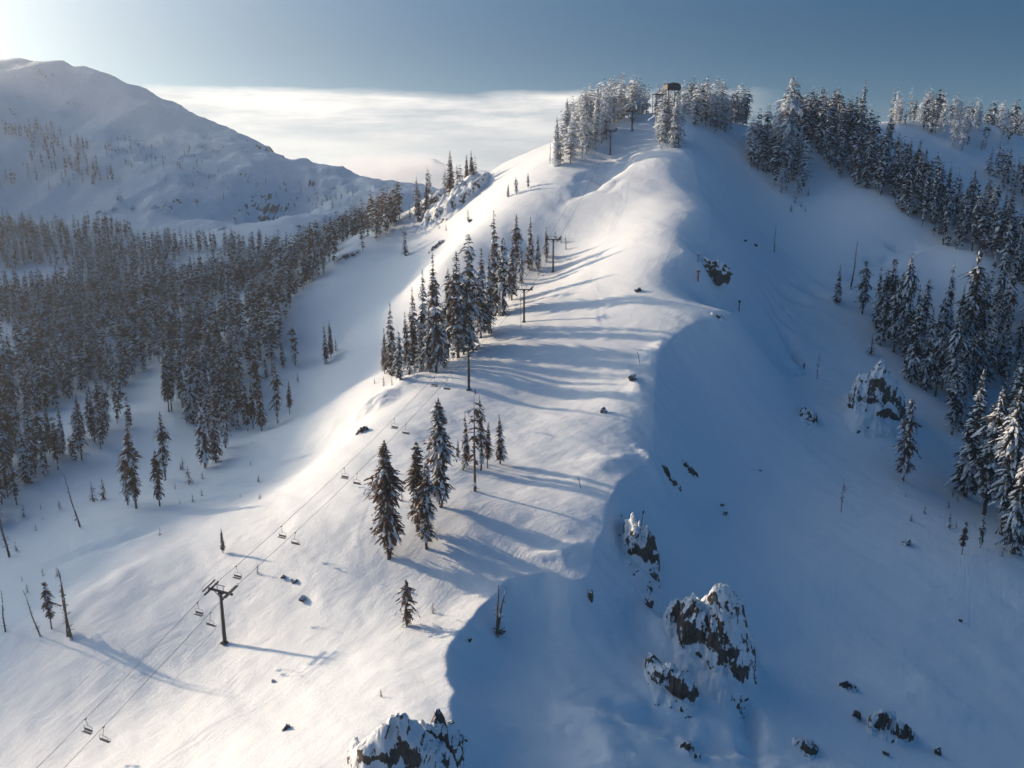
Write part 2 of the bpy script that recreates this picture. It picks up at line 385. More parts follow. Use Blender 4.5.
class MB:
    def __init__(s): s.v = []; s.f = []
    def add(s, v, f):
        n = len(s.v); s.v += [tuple(p) for p in v]; s.f += [tuple(i + n for i in q) for q in f]
    def tube(s, pts, rad, n=8, cap=True):
        pts = [Vector(p) for p in pts]; rad = rad if isinstance(rad, (list, tuple)) else [rad] * len(pts)
        vs = []; up = None
        for i, p in enumerate(pts):
            d = (pts[min(i + 1, len(pts) - 1)] - pts[max(i - 1, 0)]).normalized()
            if up is None: up = Vector((1, 0, 0)) if abs(d.x) < .8 else Vector((0, 1, 0))
            a = d.cross(up).normalized(); b = d.cross(a).normalized(); up = b.cross(d) * 1.0 if False else up
            for k in range(n):
                t = 2 * pi * k / n; vs.append(p + (a * cos(t) + b * sin(t)) * rad[i])
        fs = [(i * n + k, i * n + (k + 1) % n, (i + 1) * n + (k + 1) % n, (i + 1) * n + k) for i in range(len(pts) - 1) for k in range(n)]
        if cap: fs += [tuple(range(n))[::-1], tuple(range((len(pts) - 1) * n, len(pts) * n))]
        s.add(vs, fs); return s
    def box(s, c, size, rot=None):
        c = Vector(c); vs = []
        for x in (-.5, .5):
            for y in (-.5, .5):
                for z in (-.5, .5):
                    q = Vector((x * size[0], y * size[1], z * size[2]))
                    if rot: q = rot @ q
                    vs.append(c + q)
        s.add(vs, [(0, 1, 3, 2), (4, 6, 7, 5), (0, 4, 5, 1), (2, 3, 7, 6), (0, 2, 6, 4), (1, 5, 7, 3)]); return s
    def mesh(s, name, smooth_=False): return mesh_np(name, s.v, s.f, smooth_)

# ------------------------------------------------------------------ tree materials
def mat_crown(name, thr, leaf1, leaf2):
    m, nt, p, N, L = newmat(name)
    g = N.new('ShaderNodeNewGeometry'); at = N.new('ShaderNodeAttribute'); at.attribute_name = 'load'
    obi = N.new('ShaderNodeObjectInfo')
    pos = g.outputs['Position']
    nz = noise(nt, pos, 1.1, 3, .6)
    v = math_(nt, 'ADD', at.outputs['Fac'], math_(nt, 'MULTIPLY', math_(nt, 'SUBTRACT', nz, .5), .9))
    k = ramp(nt, math_(nt, 'MULTIPLY', v, math_(nt, 'SUBTRACT', 1.0, math_(nt, 'MULTIPLY', g.outputs['Backfacing'], .75 if thr > .3 else .3))), [(thr - .06, 0.), (thr + .06, 1.)])
    leaf = mixc(nt, noise(nt, pos, .45, 3), leaf1, leaf2)
    c = mixc(nt, k, leaf, SNOWC)
    L.new(c, p.inputs['Base Color']); p.inputs['Roughness'].default_value = .75
    p.inputs['Specular IOR Level'].default_value = .15
    tl = N.new('ShaderNodeBsdfTranslucent'); L.new(c, tl.inputs[0]); mx = N.new('ShaderNodeMixShader'); mx.inputs[0].default_value = .6 if thr < .3 else .22
    L.new(p.outputs[0], mx.inputs[1]); L.new(tl.outputs[0], mx.inputs[2]); L.new(mx.outputs[0], N['Material Output'].inputs[0])
    return m
def mat_bark():
    m, nt, p, N, L = newmat('bark')
    g = N.new('ShaderNodeNewGeometry'); pos = g.outputs['Position']
    c = mixc(nt, noise(nt, vmap(nt, pos, (3, 3, .4)), 1.5, 5), (.06, .042, .032), (.17, .12, .09))
    sn = ramp(nt, noise(nt, vmap(nt, pos, (1, 1, .5)), .9, 3), [(.60, 0.), (.66, 1.)])
    L.new(mixc(nt, sn, c, SNOWC), p.inputs['Base Color']); p.inputs['Roughness'].default_value = .9
    return m
M_BARK = mat_bark()
M_CR = {'dark': mat_crown('needles dark', .80, (.07, .045, .033), (.21, .125, .09)),
        'dusted': mat_crown('needles snow dusted', .62, (.06, .045, .038), (.19, .125, .10)),
        'laden': mat_crown('needles snow laden', .50, (.035, .042, .038), (.07, .065, .055)),
        'frost': mat_crown('needles frosted white', .22, (.22, .21, .2), (.4, .37, .34))}

# ------------------------------------------------------------------ trees (unit height, scaled when placed)
def crown_mesh(name, seed, Rr=.11, low=.12, levels=38, nb=6, segs=3, shape='spire', gap=.12, mat='dusted', fat=1.0):
    r = random.Random(seed); V = []; Fc = []; load = []
    bend = (r.uniform(-.012, .012), r.uniform(-.012, .012))
    def axis_(z): return bend[0] * sin(z * 5), bend[1] * sin(z * 4 + 1)
    side = [r.uniform(.75, 1.15) for _ in range(8)]
    for l in range(levels):
        t = (l + r.uniform(-.3, .3)) / (levels - 1); t = min(max(t, 0), .995)
        z = low + (1 - low) * t
        if shape == 'spire': pr = (1 - t) ** .75 * (.55 + .45 * min(1, t / .12)) + .035
        elif shape == 'column': pr = min(1, (1 - t) * 3.2) ** .8 * (.5 + .5 * min(1, t / .15)) * (.8 + .25 * sin(t * 17 + seed)) * (.62 + .38 * min(1, t / .45)) + .03
        else: pr = sin(pi * min(1, max(0, .12 + .85 * t))) ** .7 * (.75 + .3 * sin(t * 23 + seed)) + .04
        if r.random() < gap * .5: continue
        n = nb if t < .8 else max(3, nb - 2)
        a0 = r.uniform(0, 2 * pi)
        for b in range(n):
            if r.random() < gap: continue
            a = a0 + 2 * pi * (b + r.uniform(-.3, .3)) / n
            Lb = Rr * pr * r.uniform(.62, 1.2) * side[int(a / (2 * pi) * 8) % 8]
            if r.random() < .06: Lb *= 1.35
            up = r.uniform(.15, .5) * (.4 + t) ; dr = r.uniform(.5, 1.0)
            ca, sa = cos(a), sin(a); cx, cy = axis_(z); wd = min(Lb * r.uniform(.30, .5) * fat, .026 * fat)
            ld = r.uniform(0, 1)
            P = []
            for k in range(segs + 1):
                s = k / segs; x = Lb * s; zz = z + Lb * (up * s - dr * s * s) + r.uniform(-.004, .004)
                ww = wd * (1 - s ** 2 * .75) * (.35 + .65 * min(1, s * 2.5)) * r.uniform(.7, 1.25)
                P.append((x, zz, ww))
            base = len(V)
            for x, zz, ww in P:
                for q in (-1, 0, 1):
                    dx = r.uniform(-.1, .1) * Lb if q else 0
                    V.append((cx + (x + dx) * ca - q * ww * sa, cy + (x + dx) * sa + q * ww * ca, zz - abs(q) * ww * r.uniform(.35, .75)))
                    load.append(ld)
            for k in range(segs):
                i = base + k * 3
                for q in (0, 1):
                    if r.random() < .07: continue
                    Fc.append((i + q, i + 3 + q, i + 4 + q, i + 1 + q))
            # hanging twigs under the branch
            if segs > 2 and r.random() < .75:
                k = r.choice([1, 2, 3][:segs]); x, zz, ww = P[k]; hh = Lb * r.uniform(.25, .5) + .008
                base = len(V); yw = ww * r.uniform(.5, .9)
                V += [(cx + x * ca - yw * sa, cy + x * sa + yw * ca, zz), (cx + x * ca + yw * sa, cy + x * sa - yw * ca, zz),
                      (cx + x * .9 * ca + yw * .5 * sa, cy + x * .9 * sa - yw * .5 * ca, zz - hh), (cx + x * .9 * ca - yw * .6 * sa, cy + x * .9 * sa + yw * .6 * ca, zz - hh * .8)]
                load += [ld * .7] * 4; Fc.append((base, base + 1, base + 2, base + 3))
    # leader
    base = len(V); cx, cy = axis_(1)
    for k in range(4):
        a = k * pi / 2; V.append((cx + .006 * cos(a), cy + .006 * sin(a), .955)); load.append(.6)
    V.append((cx, cy, 1.0)); load.append(.6)
    Fc += [(base + k, base + (k + 1) % 4, base + 4) for k in range(4)]
    me = mesh_np(name, V, Fc, False)
    at = me.attributes.new('load', 'FLOAT', 'POINT'); at.data.foreach_set('value', np.array(load, np.float32))
    me.materials.append(M_CR[mat]); me['bend'] = bend
    return me
def trunk_mesh(name, seed, r0=.013, n=7, stubs=6, top=.97, bend=(0, 0)):
    r = random.Random(seed); mb = MB(); pts = []; rad = []
    for k in range(9):
        z = -.05 + (top + .05) * k / 8
        pts.append((bend[0] * sin(z * 5), bend[1] * sin(z * 4 + 1), z)); rad.append(max(r0 * (1 - .93 * max(z, 0)) * (1.25 if k == 0 else 1), .0012))
    mb.tube(pts, rad, n)
    for k in range(stubs):
        z = r.uniform(.04, .35); a = r.uniform(0, 2 * pi); l = r.uniform(.02, .05)
        mb.tube([(0, 0, z), (l * cos(a), l * sin(a), z - l * .2)], [.002, .0008], 3)
    return mesh_np(name, mb.v, mb.f, True)
def snag_meshes(name, seed, r0=.014, nbr=22, blen=.07, fork=False, lean=0):
    r = random.Random(seed); mb = MB(); br = MB()
    def stem(x0, y0, z0, z1, rr, dx, dy):
        pts = []; rad = []
        for k in range(9):
            s = k / 8; z = z0 + (z1 - z0) * s
            pts.append((x0 + dx * s + .006 * sin(s * 9 + seed), y0 + dy * s + .005 * cos(s * 7), z)); rad.append(rr * (1 - .85 * s))
        mb.tube(pts, rad, 7); return pts
    st = [stem(0, 0, -.05, 1.0, r0, lean, 0)]
    if fork: st.append(stem(0, 0, .10, .96, r0 * .8, .16, .03))
    for pts in st:
        for k in range(nbr):
            i = r.uniform(1.5, 7.8); j = int(i); f = i - j
            p = Vector(pts[j]).lerp(Vector(pts[min(j + 1, 8)]), f); a = r.uniform(0, 2 * pi); l = blen * r.uniform(.3, 1.2) * (1.15 - i / 9)
            q = p + Vector((l * cos(a), l * sin(a), l * r.uniform(-.5, .5)))
            br.tube([p, p.lerp(q, .55) + Vector((0, 0, -l * .1)), q], [.0055, .004, .0018], 3)
            if r.random() < .4:
                q2 = p.lerp(q, .6) + Vector((l * .4 * cos(a + 1), l * .4 * sin(a + 1), l * .1)); br.tube([p.lerp(q, .5), q2], [.003, .0015], 3)
    mb.add(br.v, br.f)
    return mesh_np(name, mb.v, mb.f, True), None

PROTO = {}
def proto(fam, var):
    key = (fam, var)
    if key in PROTO: return PROTO[key]
    sd_ = hash(fam) % 1 + {'dark': 10, 'dusted': 20, 'laden': 30, 'frost': 40, 'snag': 50, 'broad': 60, 'bare': 70, 'tiny': 80, 'giant': 90, 'scrub': 95}[fam] + var * 101
    r = random.Random(sd_)
    if fam == 'snag':
        t, b = snag_meshes('dead tree', sd_, r0=.019, nbr=30, blen=.075); PROTO[key] = (t, b)
    elif fam == 'bare':      # sparse, half dead crown
        c = crown_mesh('crown', sd_, .10, .30, 20, 4, 3, 'column', .45, 'dark'); PROTO[key] = (trunk_mesh('trunk', sd_, .012, stubs=24), c)
    elif fam == 'tiny':
        c = crown_mesh('crown', sd_, .24, .06, 14, 5, 2, 'spire', .15, 'dusted'); PROTO[key] = (trunk_mesh('trunk', sd_, .03), c)
    elif fam == 'scrub':
        c = crown_mesh('crown', sd_, .33, .10, 34, 6, 4, 'column', .42, 'dark', 1.3); PROTO[key] = (trunk_mesh('trunk', sd_, .03, stubs=26), c)
    elif fam == 'giant':
        c = crown_mesh('crown', sd_, r.uniform(.105, .125), r.uniform(.08, .18), 76, 8, 4, ['spire', 'column', 'oval'][var % 3], .14, 'laden', .72); PROTO[key] = (trunk_mesh('trunk', sd_, .014, bend=tuple(c['bend'])), c)
    elif fam == 'broad':
        c = crown_mesh('crown', sd_, .135, .07 + .05 * (var % 2), 78, 9, 5, ['column', 'oval'][var % 2], .12, 'dark' if var < 3 else 'dusted', .8); PROTO[key] = (trunk_mesh('trunk', sd_, .016, bend=tuple(c['bend'])), c)
    else:
        sh = ['spire', 'column', 'spire', 'oval', 'column', 'spire'][var % 6]
        rr = {'dark': .115, 'dusted': .105, 'laden': .125, 'frost': .15}[fam] * r.uniform(.85, 1.15)
        lo = {'dark': .16, 'dusted': .10, 'laden': .08, 'frost': .05}[fam] * r.uniform(.6, 1.6)
        c = crown_mesh('crown', sd_, rr, lo, 46, 7, 3, sh, .10 if fam != 'frost' else .03, fam, 1.0 if fam != 'frost' else 1.35)
        PROTO[key] = (trunk_mesh('trunk', sd_, .0125, bend=tuple(c['bend'])), c)
    return PROTO[key]
LOW = {}
def low_arrays(fam, var):
    key = (fam, var)
    if key not in LOW:
        me = crown_mesh('crown low', hash(key[1]) + 500 + {'dark': 1, 'dusted': 2, 'laden': 3, 'frost': 4}.get(fam, 2) * 31, {'frost': .16}.get(fam, .13), .10, 20, 5, 2, ['spire', 'column', 'oval'][var % 3], .08, fam if fam in M_CR else 'dusted', 1.5)
        n = len(me.vertices); v = np.zeros(n * 3, np.float32); me.vertices.foreach_get('co', v)
        ld = np.zeros(n, np.float32); me.attributes['load'].data.foreach_get('value', ld)
        f = [tuple(p.vertices) for p in me.polygons]; f4 = np.array([q if len(q) == 4 else q + (q[2],) for q in f if len(q) == 4], np.int64)
        tv = np.array([(.010 * cos(a), .010 * sin(a), -.04) for a in (0, 2.1, 4.2)] + [(0.002 * cos(a), .002 * sin(a), .6) for a in (0, 2.1, 4.2)], np.float32)
        tf = np.array([(0, 1, 4, 3), (1, 2, 5, 4), (2, 0, 3, 5)])
        LOW[key] = (v.reshape(-1, 3), f4, ld, tv, tf); bpy.data.meshes.remove(me)
    return LOW[key]

TREES = []   # dict(p, h, fam, label, group, name, forced)
SUNSIDE = {}
def project(p):
    a = proj(np.array([p[0], p[1], p[2]])); return float(a[0]), float(a[1]), float(a[2])
def tree(px, py, hp, fam='dusted', label=None, group=None, var=None, cat='fir tree', name='fir_tree', lean=(0, 0), h=None):
    p = hit(px, py); d = project(p)[2]
    TREES.append(dict(p=p, h=h or hp * d / F / .96, fam=fam, label=label, group=group, var=var, cat=cat, name=name, forced=True, lean=lean, hp=hp))
def in_poly(x, y, P):
    c = np.zeros(x.shape, bool); j = len(P) - 1
    for i in range(len(P)):
        xi, yi = P[i]; xj, yj = P[j]
        c ^= ((yi > y) != (yj > y)) & (x < (xj - xi) * (y - yi) / (yj - yi + 1e-12) + xi); j = i
    return c
def forest(poly, spacing, h0, h1, fams, label, group, yr, xr, gapn=None, seed=1, lim=9999, snagp=0, holes=()):
    r = np.random.RandomState(seed)
    xs = np.arange(xr[0], xr[1], spacing); ys = np.arange(yr[0], yr[1], spacing)
    X, Y = np.meshgrid(xs, ys); X = X.ravel() + r.uniform(-.48, .48, X.size) * spacing; Y = Y.ravel() + r.uniform(-.48, .48, Y.size) * spacing
    Z = H(X, Y); px, py, d = proj(np.stack([X, Y, Z], -1)); m = in_poly(px, py, poly) & (d > 50)
    for hp_ in holes: m &= ~in_poly(px, py, hp_)
    if gapn: m &= fbm(X / gapn[0], Y / gapn[0], seed + 5, 3) > gapn[1]
    idx_ = np.nonzero(m)[0]; r.shuffle(idx_); n = 0
    for i in idx_[:lim]:
        fam = fams[r.randint(len(fams))]
        hh = r.uniform(h0, h1) * (1 if r.rand() > .15 else r.uniform(.4, .7))
        if r.rand() < snagp: fam = 'snag'
        TREES.append(dict(p=Vector((X[i], Y[i], Z[i])), h=hh, fam=fam, label=label, group=group, var=None, cat='fir tree', name='fir_tree', forced=False, lean=(0, 0), hp=hh / d[i] * F))
        n += 1
    return n
# ------------------------------------------------------------------ the forests
n_ = []
GA = ('dark snow dusted fir in the dense forest filling the valley on the left', 'firs of the dense valley forest')
n_.append(forest([(-90,262),(30,245),(130,258),(210,268),(300,262),(395,212),(402,226),(345,262),(303,290),(290,318),(268,372),(252,436),(206,466),(190,425),(165,455),(120,425),(100,452),(45,500),(10,520),(-90,560)],
       7.2, 17, 27, ['dark', 'dusted', 'dusted', 'dark', 'laden'], *GA, (240, 760), (-520, 0), (38, -.16), 3,
       holes=[[(-90,352),(14,340),(20,352),(10,372),(-90,385)],[(20,432),(100,380),(116,410),(40,455)],[(128,380),(165,360),(172,470),(135,470)]]))
n_.append(forest([(-90,205),(40,232),(110,228),(180,246),(260,248),(300,258),(210,300),(90,320),(-90,330)], 8.6, 15, 24, ['dusted', 'laden', 'dark'],
       'pale hazy fir in the thinning upper edge of the valley forest', 'firs along the upper edge of the valley forest', (700, 1150), (-850, 40), (60, -.16), 4))
n_.append(forest([(-60,120),(50,118),(85,145),(118,182),(60,192),(-60,194)], 13, 14, 22, ['laden', 'dusted'],
       'faint fir in the wood high on the far left mountainside', 'firs high on the far mountainside', (1000, 1400), (-950, -400), (70, -.18), 5))
n_.append(forest([(70,100),(260,180),(380,200),(330,215),(200,200),(110,160)], 14, 4, 12, ['laden', 'dusted'],
       'small lone fir scattered on the open far mountainside', 'scattered firs on the far mountainside', (1000, 1450), (-900, 100), (90, -.08), 6))
n_.append(forest([(285,285),(300,262),(355,240),(390,215),(402,218),(396,232),(345,262),(306,292)], 6.5, 19, 30, ['dark', 'dusted'],
       'tall narrow fir in the line along the gully below the far snowfield', 'firs lining the gully edge', (480, 700), (-170, -30), None, 7, 40))
n_.append(forest([(410,190),(432,172),(470,170),(482,196),(462,205),(445,218),(418,220)], 8, 12, 22, ['laden', 'dusted'],
       'fir growing on the rocky knob at the end of the ridge', 'firs on the rocky knob', (560, 720), (-90, 0), None, 8, 22))
GC = ('snow laden fir in the long row beside the lift line', 'firs in the row beside the lift line')
n_.append(forest([(384,372),(405,377),(440,368),(470,352),(505,322),(540,284),(556,256),(540,250),(500,285),(450,322),(405,345)], 5.5, 9, 21, ['laden', 'dusted', 'laden'],
       *GC, (290, 460), (-60, 40), None, 9, 34))
GD = ('frosted white sunlit fir in the stand left of the summit', 'frosted firs left of the summit')
n_.append(forest([(556,166),(572,166),(600,152),(628,134),(650,114),(640,104),(600,116),(566,138)], 3.9, 19, 29, ['frost'], *GD, (490, 640), (10, 110), None, 10, 130))
n_.append(forest([(626,112),(694,112),(694,124),(626,126)], 5.0, 14, 22, ['frost', 'frost', 'laden'], 'frosted fir on the very summit around the lift station', 'frosted firs on the summit', (556, 640), (60, 120), None, 111, 26))
n_.append(forest([(652,138),(662,152),(676,152),(682,142),(672,134)], 3.4, 22, 28, ['frost'], 'frosted white fir in the clump standing below the summit hut', 'frosted clump below the summit', (470, 540), (70, 110), None, 11, 13))
n_.append(forest([(684,112),(690,124),(706,136),(725,134),(756,124),(760,108),(720,104)], 4.2, 16, 26, ['frost', 'frost', 'laden'], 'frosted fir in the stand on the skyline right of the summit', 'frosted firs right of the summit', (500, 640), (90, 190), None, 12, 85))
n_.append(forest([(742,152),(750,168),(770,182),(790,207),(802,204),(806,180),(792,150),(764,140)], 4.6, 17, 27, ['frost', 'laden', 'laden'], 'snow laden fir in the corner clump where the long belt begins', 'firs in the clump at the start of the belt', (430, 560), (110, 200), None, 13, 45))
n_.append(forest([(800,150),(853,187),(894,210),(931,241),(974,259),(1085,322),(1085,285),(1000,236),(945,205),(893,170),(858,138),(820,118),(770,118)], 5.6, 18, 29, ['laden', 'laden', 'dusted'],
       'bluish snow laden fir in the long shaded belt down the right slope', 'firs of the long shaded belt', (370, 640), (130, 330), None, 14))
n_.append(forest([(884,120),(920,134),(960,152),(1000,152),(1030,140),(1000,128),(950,122),(900,112)], 5.0, 15, 25, ["frost", "laden"], 'small fir of the row on the skyline at the far right', 'firs on the right skyline', (520, 720), (200, 420), None, 15, 130))
n_.append(forest([(985,172),(1085,180),(1085,232),(1010,205)], 6.5, 16, 26, ['laden', 'dusted'], 'fir in the small wood cut by the right edge of the picture', 'firs at the right edge', (430, 620), (220, 400), None, 16))
GJ = ('dark snow laden fir in the front clump on the shaded right slope', 'firs of the front right clump')
n_.append(forest([(868,330),(905,372),(940,400),(985,395),(1020,360),(1085,360),(1085,330),(985,330),(900,330)], 6.2, 20, 32, ['giant', 'laden'], *GJ, (290, 420), (120, 330), None, 17, 40))
GK = ('big shaded fir in the wood at the lower right edge', 'big firs at the lower right')
n_.append(forest([(970,478),(985,512),(1005,545),(1060,600),(1120,600),(1120,400),(1040,420),(990,445)], 6.5, 22, 34, ['giant'], *GK, (190, 330), (110, 300), None, 18, 30))
n_.append(forest([(925,392),(955,448),(985,455),(1120,480),(1120,375),(965,380)], 6.5, 22, 33, ['giant', 'laden'], 'tall shaded fir in the gap between the front right clump and the big lower firs', 'firs between the two right-hand woods', (240, 360), (110, 300), None, 19, 30))
n_.append(forest([(985,262),(1100,295),(1100,400),(1012,385),(985,330)], 7.5, 20, 30, ['giant', 'laden'], 'tall shaded fir by the right edge between the belt and the front clump', 'firs by the right edge behind the front clump', (300, 440), (150, 320), None, 23, 26))
print('forest counts', n_)

# ------------------------------------------------------------------ single trees
T = tree
T(389,558,121,'broad','broad dark brown fir standing nearest on the piste, left of the shaded pair',var=0)
T(418,531,92,'broad','darker left fir of the close pair beside the lift piste',var=2)
T(427,548,88,'broad','snowier right fir of the close pair, its base lower on the slope',var=3)
T(441,507,111,'broad','tall ragged snow dusted fir just right of the close pair',var=4)
T(475,491,104,'bare','thin fir with a bare crooked trunk and dead top in the sunlit clump',var=0)
T(481,470,76,'dusted','straight fir behind the crooked one in the sunlit clump',var=1)
T(466,468,58,'dusted','slim fir at the left of the sunlit clump',var=2)
T(458,457,20,'laden','short snowy fir at the left foot of the sunlit clump',var=0)
T(488,468,47,'dark','small bare-topped fir in the middle of the sunlit clump',var=2)
T(500,464,51,'dusted','dense fir standing rightmost in the sunlit clump',var=0)
T(463,470,13,'tiny','knee-high fir under the sunlit clump',cat='sapling',name='sapling')
T(402,501,12,'tiny','tiny dark fir between the nearest fir and the close pair',cat='sapling',name='sapling')
T(407,626,50,'scrub','stunted half-bare fir alone on the bright piste, left of the forked snag',var=2)
T(433,613,13,'tiny','low dark fir beside the stunted half-bare fir',cat='sapling',name='sapling')
T(381,697,10,'tiny','low bush poking from the bright snow at the bottom',cat='sapling',name='sapling')
T(223,553,27,'dark','small dark fir alone just above the nearest lift tower',var=0)
T(258,574,12,'tiny','tiny leaning fir by the lift cables above the nearest tower',cat='sapling',name='sapling')
T(136,509,86,'dark','ragged fir with a doubled trunk standing out before the valley forest',var=1)
T(128,505,50,'dusted','shorter fir tight against the ragged fir before the valley forest',var=3)
T(160,506,58,'dark','bushy dark fir just right of the ragged one before the valley forest',var=4)
T(166,480,70,'dusted','thin fir behind the bushy dark fir before the valley forest',var=4)
T(93,501,21,'tiny','left sapling of the two in the open valley snow',cat='sapling',name='sapling')
T(104,499,23,'tiny','right sapling of the two in the open valley snow',cat='sapling',name='sapling')
T(24,517,14,'tiny','sapling near the left edge below the valley forest',cat='sapling',name='sapling')
T(60,510,12,'tiny','sapling behind the leaning dead tree',cat='sapling',name='sapling')
T(189,484,20,'tiny','sapling at the front of the snowy opening in the valley forest',cat='sapling',name='sapling')
T(183,470,14,'tiny','small sapling in the snowy opening in the valley forest',cat='sapling',name='sapling')
T(160,535,9,'tiny','dark stub of a fir on the blank shaded slope',cat='sapling',name='sapling')
T(51,629,51,'dark','dark fir between two dead trees at the lower left',var=3)
T(205,468,80,'dusted','snow speckled fir at the front corner of the valley forest',var=0)
T(216,462,72,'dusted','dark fir right behind the front corner of the valley forest',var=2)
T(262,431,50,'dark','dense dark spire standing just off the forest edge',var=0)
T(278,423,62,'dusted','tall fir with a bare lower trunk off the forest edge',var=4)
T(290,414,34,'dark','narrow small fir right of the tall bare-trunked one',var=2)
T(283,368,32,'dusted','left fir of the pair on the shaded flank',var=0)
T(295,365,42,'dusted','right taller fir of the pair on the shaded flank',var=3)
T(267,377,16,'tiny','sapling left of the pair on the shaded flank',cat='sapling',name='sapling')
T(273,379,22,'dusted','thin young fir beside the pair on the shaded flank',var=2)
T(298,382,11,'tiny','sapling below the pair on the shaded flank',cat='sapling',name='sapling')
T(326,364,42,'dusted','left fir of the trio in the middle of the blue flank',var=2)
T(331,358,38,'dark','middle fir of the trio in the middle of the blue flank',var=0)
T(336,351,14,'tiny','low right fir of the trio in the middle of the blue flank',cat='sapling',name='sapling')
T(290,309,28,'dark','lone fir at the upper left of the blue flank',var=2)
T(313,277,54,'dark','tallest fir on the gully edge, in front of its line',var=5)
T(405,256,35,'laden','slim snowy fir alone high on the blue flank',var=2)
T(394,222,18,'dusted','small fir on the far rim of the blue flank',var=1)
T(410,218,14,'tiny','bushy small fir on the far rim near the rocky knob',cat='sapling',name='sapling')
T(508,197,13,'frost','leftmost of the three frosted firs on the sunlit spur',var=0)
T(516,195,18,'frost','middle one of the three frosted firs on the sunlit spur',var=1)
T(528,188,14,'frost','rightmost of the three frosted firs on the sunlit spur',var=3)
T(439,229,8,'tiny','low bush at the left on the spur edge',cat='sapling',name='sapling')
T(446,231,8,'tiny','low bush in the middle of the spur edge',cat='sapling',name='sapling')
T(468,219,11,'tiny','small dark fir below the rocky knob',cat='sapling',name='sapling')
T(451,205,52,'dark','tallest fir at the right side of the rocky knob',var=0)
T(467,192,36,'dark','left fir of the close pair behind the rocky knob',var=2)
T(472,190,38,'dark','right fir of the close pair behind the rocky knob',var=5)
T(418,222,44,'dusted','fir at the left foot of the rocky knob',var=2)
T(427,218,36,'dark','second fir at the left foot of the rocky knob',var=0)
# tall ones of the row
for a in [(392,376,73,2),(385,374,46,0),(400,380,48,3),(436,372,116,0),(449,358,88,1),(424,366,96,5),(414,368,80,2),(407,372,60,0),(470,350,112,3),(458,358,104,4),(464,354,70,2),
          (481,338,88,0),(489,333,80,5),(495,316,102,2),(503,316,76,3),(512,300,60,0),(516,278,62,4),(530,270,52,2),(546,258,30,0),(538,268,34,5),(521,284,36,3),(430,372,60,3),(444,368,60,5)]:
    T(a[0], a[1], a[2], 'laden' if a[3] % 2 else 'dusted', GC[0], GC[1], var=a[3])
# right slope
T(903,481,83,'broad','lone snow laden fir with a bare lower trunk on the shaded right slope',var=3)
T(841,512,35,'bare','sparse small fir alone in the middle of the shaded right slope',var=1)
T(817,379,27,'bare','thin dead-topped little fir left of the big snowy rock',var=3)
T(962,554,34,'dark','stubby dark fir in front of the big firs at the lower right',var=3)
T(980,548,34,'laden','short snowy fir in front of the big firs at the lower right',var=1)
T(949,528,18,'tiny','snowy bush left of the big firs at the lower right',cat='bush',name='bush')
T(966,497,130,'giant',GK[0],GK[1],var=3)
T(985,515,128,'giant',GK[0],GK[1],var=1)
T(1001,535,150,'giant',GK[0],GK[1],var=4)
T(1014,553,140,'giant',GK[0],GK[1],var=0)
T(837,303,38,'laden','short fir standing leftmost before the front right clump',var=0)
T(871,354,22,'tiny','snowy young fir at the foot of the front right clump',cat='sapling',name='sapling')
for a in [(862,314,52,2),(876,328,62,0),(888,338,78,5),(902,356,100,1),(911,383,94,3),(941,365,100,0),(965,360,106,2),(980,358,78,5),(1001,375,70,0),(935,396,76,4),(950,406,92,1),(925,390,84,3),(893,352,70,2)]:
    T(a[0], a[1], a[2], 'giant', GJ[0], GJ[1], var=a[3])
# the tall frosted ones that top the clumps
T(785,172,88,'frost','tallest frosted sunlit fir at the head of the long shaded belt',var=3)
T(779,165,60,'frost','frosted fir with a sunlit top next to the tallest one of the belt',var=1)
T(859,150,66,'laden','tall fir with a frosted tip rising above the skyline of the belt',var=0)
# dead trees
def snag(px, py, hp, label, var=0, lean=(0, 0), fork=False):
    T(px, py, hp, 'snag', label, None, var=var, cat='dead tree', name='dead_tree', lean=lean)
snag(80,527,56,'leaning bare dead tree below the valley forest',0,(-.17,0))
snag(9,557,64,'tall dead tree at the left edge of the picture',1,(-.08,0))
snag(40,636,50,'leaning thin dead tree left of the dark fir at the lower left',2,(-.2,0))
snag(5,632,46,'thin dead pole of a tree at the lower left edge',3,(.05,0))
snag(71,640,76,'tall dead tree right of the dark fir at the lower left',4,(-.04,0))
snag(68,636,68,'second dead trunk close behind the tall dead tree at the lower left',5,(.0,0))
snag(550,164,24,'bare trunk standing left of the summit stand',6)
snag(774,252,27,'short dead trunk with a snowy top on the upper shaded slope',7)
snag(851,289,47,'thin dead tree behind the leftmost fir of the front right clump',8,(.05,0))
snag(914,298,27,'thin dead tree between the front right clump and the belt',9,(.05,0))
snag(857,388,1,'x',9) if False else None

# low brush poking out of the snow
r_ = random.Random(5)
for (x0, y0, x1, y1, n, lab, grp) in [(15,508,60,600,9,'low brush tip poking from the snow below the valley forest','brush below the valley forest'),
        (175,455,262,505,12,'low brush tip in front of the corner of the valley forest','brush before the forest corner'),
        (905,495,960,530,7,'snowy low brush left of the big lower right firs','brush by the lower right firs'),
        (1000,548,1022,572,4,'snowy low brush at the feet of the lower right firs','brush at the foot of the lower right firs'),
        (790,182,812,212,6,'thin brush below the clump where the long belt begins','brush below the belt clump'),
        (370,372,400,386,4,'low brush at the foot of the row of firs','brush at the foot of the row'),
        (548,236,566,250,5,'snowy brush at the upper end of the row of firs','brush at the upper end of the row')]:
    for k in range(n):
        T(r_.uniform(x0, x1), r_.uniform(y0, y1), r_.uniform(5, 11), 'tiny', lab, grp, cat='brush', name='brush')
